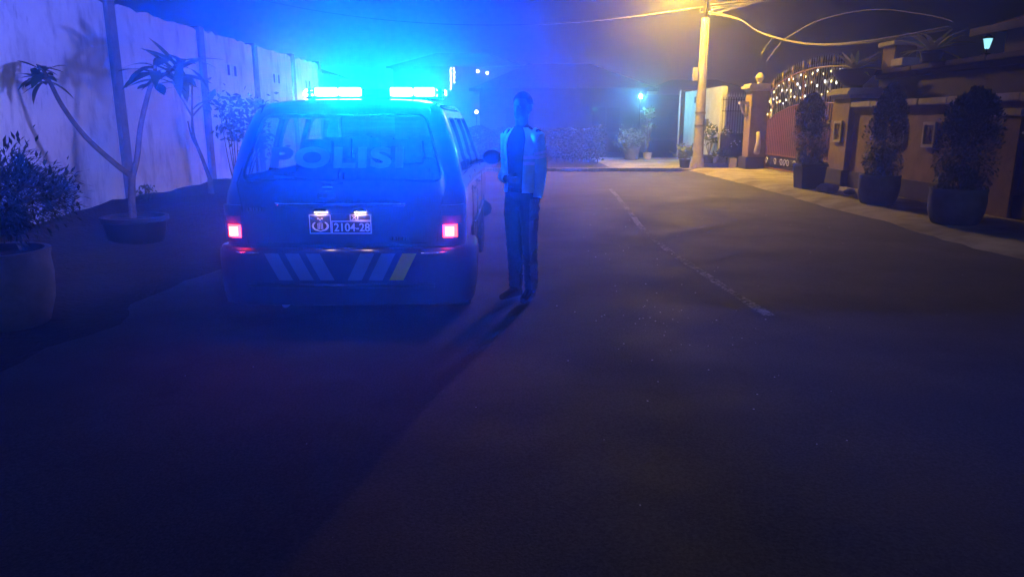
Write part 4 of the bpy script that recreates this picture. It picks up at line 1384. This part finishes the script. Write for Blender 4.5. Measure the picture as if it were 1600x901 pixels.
def gate_beads():  # bright gate dots drawn as small glowing beads on a wire
    def top(y): return 1.92 + .88 * math.sqrt(max(0, 1 - ((y - 19.3) / 3.75) ** 2))
    me = {}
    for mt in ('string_warm', 'string_white'):
        q = MB().ball((0, 0, 0), (.013, .016, .030), 6, 4).mesh('bulb'); q.materials.append(MATS[mt]); me[mt] = q
    for row, (dz, st, lb) in enumerate(((.16, .42, 'row of tiny glowing beads along the upper rail of the arched gate'), (.40, .36, 'row of tiny glowing beads across the middle of the gate ornaments'), (.66, .34, 'row of tiny glowing beads just above the solid red gate sheet'))):
        t = thing('glow_string', (7.77, 20.0, .08), lb, 'light string', 'rows of small glowing beads on the arched gate')
        pts = []; y = 17.75 + .12 * row
        while y < 22.5:
            pts.append((-.03, y - 20.0, top(y) - dz + random.uniform(-.07, .07))); y += st * random.uniform(.6, 1.3)
        MB().tube(pts, .004, 4).build('wire', 'cable_black', t)
        for p in pts:
            o = bpy.data.objects.new('bulb', me['string_warm' if random.random() < .3 else 'string_white']); col.objects.link(o); o.parent = t
            o.location = (p[0] - .02, p[1], p[2] - .02); o.rotation_euler = (random.uniform(-.5, .5), 0, 0)
            k = random.uniform(.7, 1.5); o.scale = (k, k, k)
gate_beads()

# upper terrace behind the garden wall, and the dark house
def terrace():
    t = thing('planter_terrace', (8.35, 13.5, 0), 'dark raised planter ledge running above the brown garden wall', 'planter')
    m = MB(); m.box(0, 1.3, -9, 3.6, 1.0, 2.42); m.build('ledge_wall', 'dark_stone', t)
    for k, (e, z0, z1) in enumerate(((.10, 2.43, 2.52), (.22, 2.523, 2.62))):
        y = -6.5
        while y < 3.6:
            w = min(1.2, 3.62 - y)
            m = MB(); m.box(-e, 1.3 + e, y, y + w - .02, z0, z1); m.build('ledge_slab', 'dark_stone', t, bevel=.012); y += 1.2
    for yc in (3.05,):
        m = MB(); m.box(-.12, .35, yc - .28, yc + .28, 2.63, 3.10); p = m.build('ledge_post', 'garden_plaster', t, bevel=.02)
        m = MB(); m.box(-.2, .43, yc - .36, yc + .36, 3.102, 3.20); m.build('cap_slab', 'coping_cement', p, bevel=.015)
        m = MB(); m.box(-.26, .1, yc - .9, yc - .40, 2.63, 2.80); m.build('ledge_block', 'coping_cement', p, bevel=.02)
terrace()
def agave(loc, sc, lab, n=26, bowl=False):
    t = thing('agave_plant', loc, lab, 'plant', 'spiky potted plants')
    if bowl: m = MB().lathe([(.05, 0), (.20, 0), (.20, .06), (.40, .26), (.46, .36), (.46, .40), (.41, .40), (.001, .36)], 24, cap=False); m.build('pot', 'dark_stone', t, smooth=40)
    else: m = MB().lathe([(.05, 0), (.17, .0), (.20, .16), (.22, .17), (.22, .20), (.19, .20), (.001, .17)], 20, cap=False); m.build('pot', 'pot_black', t, smooth=40)
    for k in range(n):
        a = k * 2.4; el = .15 + 1.25 * (k / n)
        d = (math.cos(a), math.sin(a), el)
        big_leaf(t, (0, 0, .38 if bowl else .19), d, round(.55 * sc * random.choice((.8, 1.0)), 2), .045, 'agave_leaf', random.choice((.2, .5)))
agave((7.72, 16.98, 2.24), 1.35, 'spiky yellow green plant in a wide bowl on the gate pillar', bowl=True)
agave((8.12, 14.65, 2.63), 1.35, 'spiky plant on the dark ledge above the middle potted tree')

def house_block(name, loc, w, d, h, lab, wins, roof='hip', rz=0, wallm='house_wall'):
    t = thing(name, loc, lab, 'house', rz=rz)
    m = MB(); m.box(-w / 2, w / 2, 0, d, -.1, h); m.build('wall', wallm, t)
    e = .5
    m = MB()
    m.add([(-w / 2 - e, -e, h + .002), (w / 2 + e, -e, h + .002), (w / 2 + e, d + e, h + .002), (-w / 2 - e, d + e, h + .002), (-w / 2 * .4, d / 2, h + 1.5), (w / 2 * .4, d / 2, h + 1.5)], [(0, 1, 5, 4), (1, 2, 5), (2, 3, 4, 5), (3, 0, 4), (0, 3, 2, 1)])
    r = m.build('roof', 'roof_tile', t)
    m = MB(); m.box(-w / 2 - e, w / 2 + e, -e - .04, -e - .002, h - .12, h + .05); m.build('fascia', 'house_wall', r)
    for (x, z, ww, hh, lit) in wins:
        m = MB()
        for (a, b, c, q) in ((x - ww / 2 - .08, x + ww / 2 + .08, z + hh, z + hh + .08), (x - ww / 2 - .12, x + ww / 2 + .12, z - .09, z), (x - ww / 2 - .08, x - ww / 2, z, z + hh), (x + ww / 2, x + ww / 2 + .08, z, z + hh), (x - .025, x + .025, z, z + hh)):
            m.box(a, b, -.06, -.002, c, q)
        f = m.build('window', 'house_wall', t)
        m = MB(); m.box(x - ww / 2, x + ww / 2, -.03, -.003, z, z + hh); m.build('pane', lit or 'window_dark', f)
    return t
# house behind the garden wall (front faces the road = -X)
house_block('house', (11.2, 12.5, 0), 9.5, 7, 3.55, 'dark house with one lit window behind the planter ledge', [(-3.2, 2.4, 1.4, 1.0, None), (3.4, 2.4, 1.4, 1.0, None)], rz=-PI / 2)
def lit_shutter():
    t = thing('wall_lamp', (8.42, 13.45, 2.63), 'pale blue lit lantern standing on the planter ledge', 'lantern')
    m = MB(); m.box(-.05, .05, -.05, .05, 0, .05); m.tube([(0, 0, .04), (0, 0, .14)], .012, 6); m.build('lantern_foot', 'gate_iron', t); m = MB(); m.lathe([(.09, .302), (.10, .31), (.02, .37)], 8); m.build('lantern_cap', 'gate_iron', t)
    m = MB(); m.lathe([(.035, .13), (.075, .30)], 8); m.build('lantern_glass', 'lit_window', t)
lit_shutter()

# ================================================================== UTILITY POLE, LAMP, CABLES
PX, PY = 5.98, 23.62
def pole():
    t = thing('utility_pole', (PX, PY, 0), 'tall concrete utility pole beside the carved gate pillar', 'pole')
    m = MB().lathe([(.215, -.1), (.215, .0), (.20, .25), (.17, .4), (.155, 1.2), (.12, 4.62), (.0012, 4.63)], 18, cap=False); m.build('shaft', 'pole_concrete', t, smooth=40)
    m = MB().tube([(0, 0, 4.55), (0, 0, 6.4)], .045, 8); m.build('extension_pipe', 'gate_iron', t, smooth=True)
    for z in (1.35, 1.75):
        m = MB().lathe([(.162, z), (.166, z + .01), (.164, z + .05), (.160, z + .06)], 18, cap=False); m.build('steel_band', 'cable_black', t, smooth=True)
    m = MB().tube([(.10, -.13, .0), (.09, -.13, 2.0), (.07, -.115, 4.6)], .018, 6); m.build('conduit', 'cable_black', t, smooth=True)
    m = MB().tube([(-.22, 0, 4.78), (.22, 0, 4.78)], .022, 6); m.tube([(-.18, 0, 4.78), (-.18, 0, 4.92)], .018, 6); m.tube([(.18, 0, 4.78), (.18, 0, 4.92)], .018, 6); m.build('crosspiece', 'gate_iron', t)
    m = MB().box(-.30, -.16, -.10, .08, 2.75, 3.15); m.build('junction_box', 'pole_concrete', t, bevel=.01)
pole()
def street_lamp():
    t = thing('street_lamp', (PX, PY, 5.72), 'glowing yellow street lamp on an arm of the utility pole', 'street lamp')
    m = MB().tube([(-.05, 0, .0), (-.35, -.25, .12), (-.80, -.55, .10), (-1.02, -.70, -.02)], .028, 8); m.build('lamp_arm', 'gate_iron', t, smooth=True)
    m = MB().lathe([(.03, .16), (.13, .11), (.26, -.06), (.265, -.07), (.25, -.07), (.12, .09), (.02, .13)], 20, c=(-1.05, -.72, -.05), cap=False); m.build('lamp_shade', 'silver', t, smooth=40)
    m = MB().ball((-1.05, -.72, -.030), (.11, .11, .085), 14, 8); m.build('bulb', 'sodium', t, smooth=True)
street_lamp()
def cable(pts, r, lab, m='cable_black', k=8, grp=None):
    o = MB().tube(smooth_path(pts, k), r, 5).build('overhead_cable', m, smooth=True)
    return tag(o, lab, 'cable', grp)
def sag(a, b, s, n=6):
    a, b = Vector(a), Vector(b)
    return [a.lerp(b, i / n) - Vector((0, 0, s * 4 * (i / n) * (1 - i / n))) for i in range(n + 1)]
cable([(6.05, 23.6, 4.80), (6.9, 23.3, 4.55), (7.5, 22.8, 4.08), (8.5, 21.6, 3.66), (9.4, 20.0, 3.58), (10.6, 18.5, 3.75)], .020, 'thick drooping cable bundle from the pole to the dark house', 'cable_grey')
cable([(6.05, 23.6, 4.75), (6.95, 23.25, 4.50), (7.55, 22.7, 4.02), (8.5, 21.5, 3.62), (9.4, 19.9, 3.53), (10.6, 18.4, 3.68)], .012, 'thin cable running close under the thick drooping bundle', 'cable_grey')
cable([(8.0, 22.4, 3.85), (8.7, 21.6, 4.30), (9.7, 20.5, 4.42), (10.6, 19.4, 4.12), (10.9, 18.9, 3.92)], .013, 'slack cable arching upward in a loop over the gate', 'cable_grey')
cable([(7.8, 22.6, 3.98), (7.55, 22.4, 3.75), (7.35, 22.3, 3.45)], .010, 'short cable end hanging from the thick bundle near the carved pillar', 'cable_grey')
cable([(8.0, 22.4, 3.86), (7.7, 22.2, 3.55), (7.42, 22.0, 3.22)], .010, 'broken wire stub hanging below the thick bundle', 'cable_grey')
for i, (e, s, lb) in enumerate((((13.0, 21.0, 6.9), .30, 'upper wire from the pole toward the road side houses'), ((13.5, 20.0, 6.4), .3, 'second wire from the pole toward the road side houses'), ((13.0, 18.0, 5.9), .25, 'lowest wire from the pole toward the road side houses'), ((7.4, 2.0, 7.2), .5, 'long wire from the pole passing high over the sidewalk'))):
    cable(sag((6.1, 23.6, 4.85 + .08 * i), e, s), .010, lb, 'cable_grey', 3)
for e, r_, lb in (((14, 23, 7.6), .014, 'steep wire rising from the pole over the arched gate'), ((14, 22, 7.2), .012, 'middle rising wire from the pole over the arched gate'), ((12, 24.5, 7.4), .012, 'wire rising from the pole toward the grille gate side')):
    cable(sag((6.1, 23.6, 4.7), e, .18), r_, lb, 'cable_grey', 3)
cable(sag((5.9, 23.6, 4.95), (-9, 27, 5.7), .7), .011, 'lower wire from the pole across the road to the left', 'cable_grey', 3)
cable(sag((5.9, 23.6, 5.2), (-9, 24, 7.0), .5), .011, 'upper wire from the pole across the road to the left', 'cable_grey', 3)

# ================================================================== NEIGHBOUR BEYOND THE POLE
def neighbour():
    t = thing('front_wall', (7.0, 27.6, 0), 'pale wall panel lit blue behind the utility pole', 'wall')
    m = MB().box(0, .2, -2.6, 2.6, -.05, 2.66); m.build('wall_face', 'pale_wall', t)
    m = MB().box(-.12, .25, 2.603, 2.85, -.05, 2.74); m.build('corner_post', 'gate_iron', t)
    m = MB().tube([(-.18, 2.70, -.02), (-.18, 2.70, 2.78)], .035, 8); m.build('downpipe', 'pale_wall', t, smooth=True)
    m = MB().box(-.06, -.002, -1.2, -.75, 1.1, 1.6); m.build('meter_box', 'house_wall', t, bevel=.01)
    m = MB().box(-.05, -.002, .4, .9, 2.2, 2.42); m.build('vent', 'house_wall', t)
    # grille gate
    g = thing('grille_gate', (7.04, 24.85, 0), 'dark grille gate with pale spear bars beyond the pole', 'gate')
    for k in range(11):
        m = MB().tube([(k * .085, 0, .1), (k * .085, 0, 2.30)], .010, 5); b = m.build('bar', 'gate_iron', g)
        m = MB().lathe([(.012, 0), (.026, .05), (.001, .16)], 5, c=(k * .085, 0, 2.30), cap=False); m.build('spear_tip', 'silver', b)
        m = MB().tube([(k * .085 + .042, -.01, 1.85), (k * .085 + .042, -.01, 2.30)], .009, 5); m.build('short_bar', 'silver', g)
    for z in (.12, 1.1, 1.85, 2.22): m = MB().tube([(-.03, 0, z), (.9, 0, z)], .02, 6); m.build('rail', 'gate_iron', g)
    m = MB().box(-.02, .88, .02, .03, .12, 1.1); m.build('gate_sheet', 'gate_iron', g)
    k = thing('step_kerb', (6.2, 24.15, 0), 'pale low kerb edge running from the pole base to the carved pillar', 'kerb')
    m = MB().box(0, 1.12, 0, .12, -.02, .16); m.build('kerb_edge', 'kerb_concrete', k, bevel=.012)
    m = MB().box(.92, 1.16, -.16, -.002, -.02, .34); m.build('kerb_block', 'coping_cement', k, bevel=.015)
neighbour()
def pot_plant(loc, h, r, lab, pm, lm, n, flower=False, ps=.6, grp=None):
    t = thing('potted_plant', loc, lab, 'potted plant', grp)
    pot('tall', pm, t, ps, ps)
    m = MB(); tips = []
    for k in range(9):
        a = k * 2.4; rr = r * random.uniform(.4, 1); top = Vector((rr * math.cos(a), rr * math.sin(a), h * random.uniform(.6, 1)))
        limb(m, [(0, 0, .4 * ps), (rr * .4 * math.cos(a), rr * .4 * math.sin(a), h * .5), top], .010, .004); tips.append(top)
    m.build('stem', 'bark', t)
    pts = [tp + Vector((random.gauss(0, r * .3), random.gauss(0, r * .3), random.gauss(-.05, r * .3))) for tp in tips for _ in range(n // 9)]
    foliage(pts, .14, .035, 'crown', lm, t)
    if flower:
        mb = MB()
        for tp in tips:
            for q in range(4): mb.ball(tp + Vector((random.gauss(0, .06), random.gauss(0, .06) - .05, random.gauss(0, .06))), .025, 6, 4)
        tag(mb.build('flower', 'flower_white', t), kind='stuff')
pot_plant((4.75, 29.3, .03), 1.05, .55, 'large bushy potted plant lit blue green under the cyan lamp', 'pot_grey', 'leaf_pale', 520, ps=1.1)
pot_plant((5.45, 29.6, .03), 1.95, .22, 'tall slender potted plant next to the bushy one under the cyan lamp', 'pot_white', 'leaf_pale', 160, ps=.6)
pot_plant((5.65, 24.0, .03), .75, .26, 'small potted plant with pale leaves at the utility pole foot', 'pot_black', 'leaf_pale', 220, ps=.6)
pot_plant((6.75, 25.2, .03), 1.35, .3, 'white flowering potted plant behind the low kerb edge', 'pot_black', 'leaf_mid', 220, True, ps=.8)
pot_plant((7.35, 25.0, .03), 1.2, .3, 'white flowering potted plant close to the carved pillar', 'pot_white', 'leaf_mid', 200, True, ps=.7)
pot_plant((6.95, 24.6, .03), .55, .2, 'short potted plant in a white pot behind the low kerb edge', 'pot_white', 'leaf_mid', 120, ps=.75)

def far_house():
    house_block('house', (2.6, 38, 0), 8.5, 7, 3.1, 'dark single storey house behind the cyan lamp', [(-2.2, 1.0, 1.4, 1.2, None), (2.2, 1.0, 1.4, 1.2, None)])
    t = thing('garden_lamp', (5.10, 29.6, .03), 'bright cyan lamp on a thin post behind the bushy potted plant', 'garden lamp')
    MB().tube([(0, .10, -.02), (0, .10, 2.5), (0, .05, 2.62), (0, 0, 2.60)], .022, 8).build('post', 'gate_iron', t, smooth=True)
    MB().lathe([(.02, 2.60), (.10, 2.53), (.11, 2.50)], 14, cap=False).build('lamp_shade', 'gate_iron', t, smooth=40)
    MB().ball((0, 0, 2.45), (.055, .055, .075), 10, 6).build('bulb', 'led_cyan', t, smooth=True)
far_house()

# ================================================================== FAR DARK STREET
def hedge():
    t = thing('hedge', (0.9, 26.6, 0.05), 'dark clipped hedge standing behind the pale road end kerb', 'hedge')
    pts = []
    for k in range(9000):
        x = random.uniform(-2.4, 2.4); h = 1.0 + .18 * fbm(x, 0, 7, 1.1)
        f = random.random(); z = .15 + h * f
        y = random.choice((-1, 1)) * (.38 - .10 * f) * (1 + .3 * fbm(x, z, 3, 2)) if random.random() < .75 else random.uniform(-.35, .35)
        if random.random() > .75: z = .15 + h
        pts.append((x, y, z + random.gauss(0, .03)))
    foliage(pts, .10, .028, 'crown', 'leaf_dark', t)
    m = MB()
    for k in range(16): x = -2.3 + .3 * k; m.tube([(x, 0, -.05), (x + .05, 0, 1.2)], [.025, .01], 6)
    m.build('stem', 'bark', t)
hedge()
house_block('house', (-4.6, 64, 0), 11, 8, 6.0, 'far two storey house with small lit lamps straight down the road', [(-2.6, 1.0, 1.4, 1.2, None), (3.4, 1.0, 1.4, 1.2, None), (-2.6, 3.7, 1.4, 1.2, None), (4.0, 3.7, 1.4, 1.2, None)])
house_block('house', (16, 62, 0), 10, 8, 3.6, 'far low house with a hip roof behind the cyan lamp house', [(-2.2, 1.0, 1.4, 1.2, None)])
house_block('house', (-17, 40, 0), 12, 8, 4.2, 'far wide house hidden mostly behind the white wall', [(3.2, 1.2, 1.4, 1.2, None)])
# far lamps on slim posts
def far_lamp(x, y, z, r, m, lab):
    t = thing('lamp_post', (x, y, 0), lab, 'lamp post', 'small lit lamps far down the street')
    MB().tube([(0, .06, -.05), (0, .06, z), (0, .03, z + r + .06), (0, 0, z + r + .02)], .03, 6).build('post', 'gate_iron', t, smooth=True)
    MB().ball((0, 0, z), r, 10, 6).build('bulb', m, t, smooth=True)
far_lamp(-.31, 43, 2.60, .125, 'far_white', 'slim lamp post with the largest white globe far down the street')
far_lamp(-1.96, 41, 2.03, .085, 'far_warm', 'tall slim lamp post with a warm globe before the far two storey house')
far_lamp(-1.52, 40.5, 1.52, .06, 'far_warm', 'short slim lamp post with a tiny warm globe before the far house')
far_lamp(-1.25, 40, 1.28, .075, 'far_warm', 'lowest slim lamp post with a warm globe before the far house')
far_lamp(2.9, 40, 3.55, .085, 'far_white', 'slim lamp post with a white globe beside the tree behind the hedge')
# lamps under the eaves of the far house
def eave_lamp(loc, r, m, lab):
    t = thing('wall_lamp', loc, lab, 'wall lamp', 'lamps on the far two storey house')
    MB().box(-.07, .07, .0, .06, -.08, .12).tube([(0, .03, .08), (0, -.12, .12), (0, -.14, .02)], .015, 6).build('bracket', 'gate_iron', t)
    MB().ball((0, -.14, -.05), r, 10, 6).build('bulb', m, t, smooth=True)
eave_lamp((-2.90, 63.93, 5.72), .11, 'far_warm', 'warm wall lamp on the upper storey of the far house')
eave_lamp((-2.10, 63.93, 5.58), .095, 'far_white', 'white wall lamp on the upper storey of the far house')
def fairy(x, y, ztop, n, lab):
    t = thing('glow_string', (x, y, ztop), lab, 'light string', 'hanging light strings far down the street')
    MB().tube([(0, 0, .05), (0.0, 0, -n * .14 - .05)], .008, 5).build('wire', 'cable_black', t)
    for k in range(n): MB().ball((random.uniform(-.04, .04), -.03, -.14 * k), (.03, .03, .055), 6, 4).build('bulb', 'far_white', t)
fairy(-5.15, 63.2, 5.85, 13, 'longest hanging string of small white lights on the far house')
fairy(-4.85, 63.2, 5.85, 9, 'short hanging string of small white lights next to the longest')

# ================================================================== HAZE
def haze():  # volume added to give the lamps a glow like lens glare
    m = MB(); m.box(-120, 120, -65, 175, -1.1, 16)
    o = m.build('haze', None)
    mm = bpy.data.materials.new('haze'); mm.use_nodes = True
    nt = mm.node_tree; nt.nodes.remove(nt.nodes['Principled BSDF'])
    v = nt.nodes.new('ShaderNodeVolumePrincipled')
    v.inputs['Color'].default_value = (0.9, 0.9, 0.92, 1)
    v.inputs['Density'].default_value = 0.0115
    v.inputs['Anisotropy'].default_value = 0.86
    nt.links.new(v.outputs[0], nt.nodes['Material Output'].inputs['Volume'])
    o.data.materials.append(mm)
    tag(o, kind='stuff')
    o['label'] = 'thin added haze standing in for lens glare round the lamps'
haze()
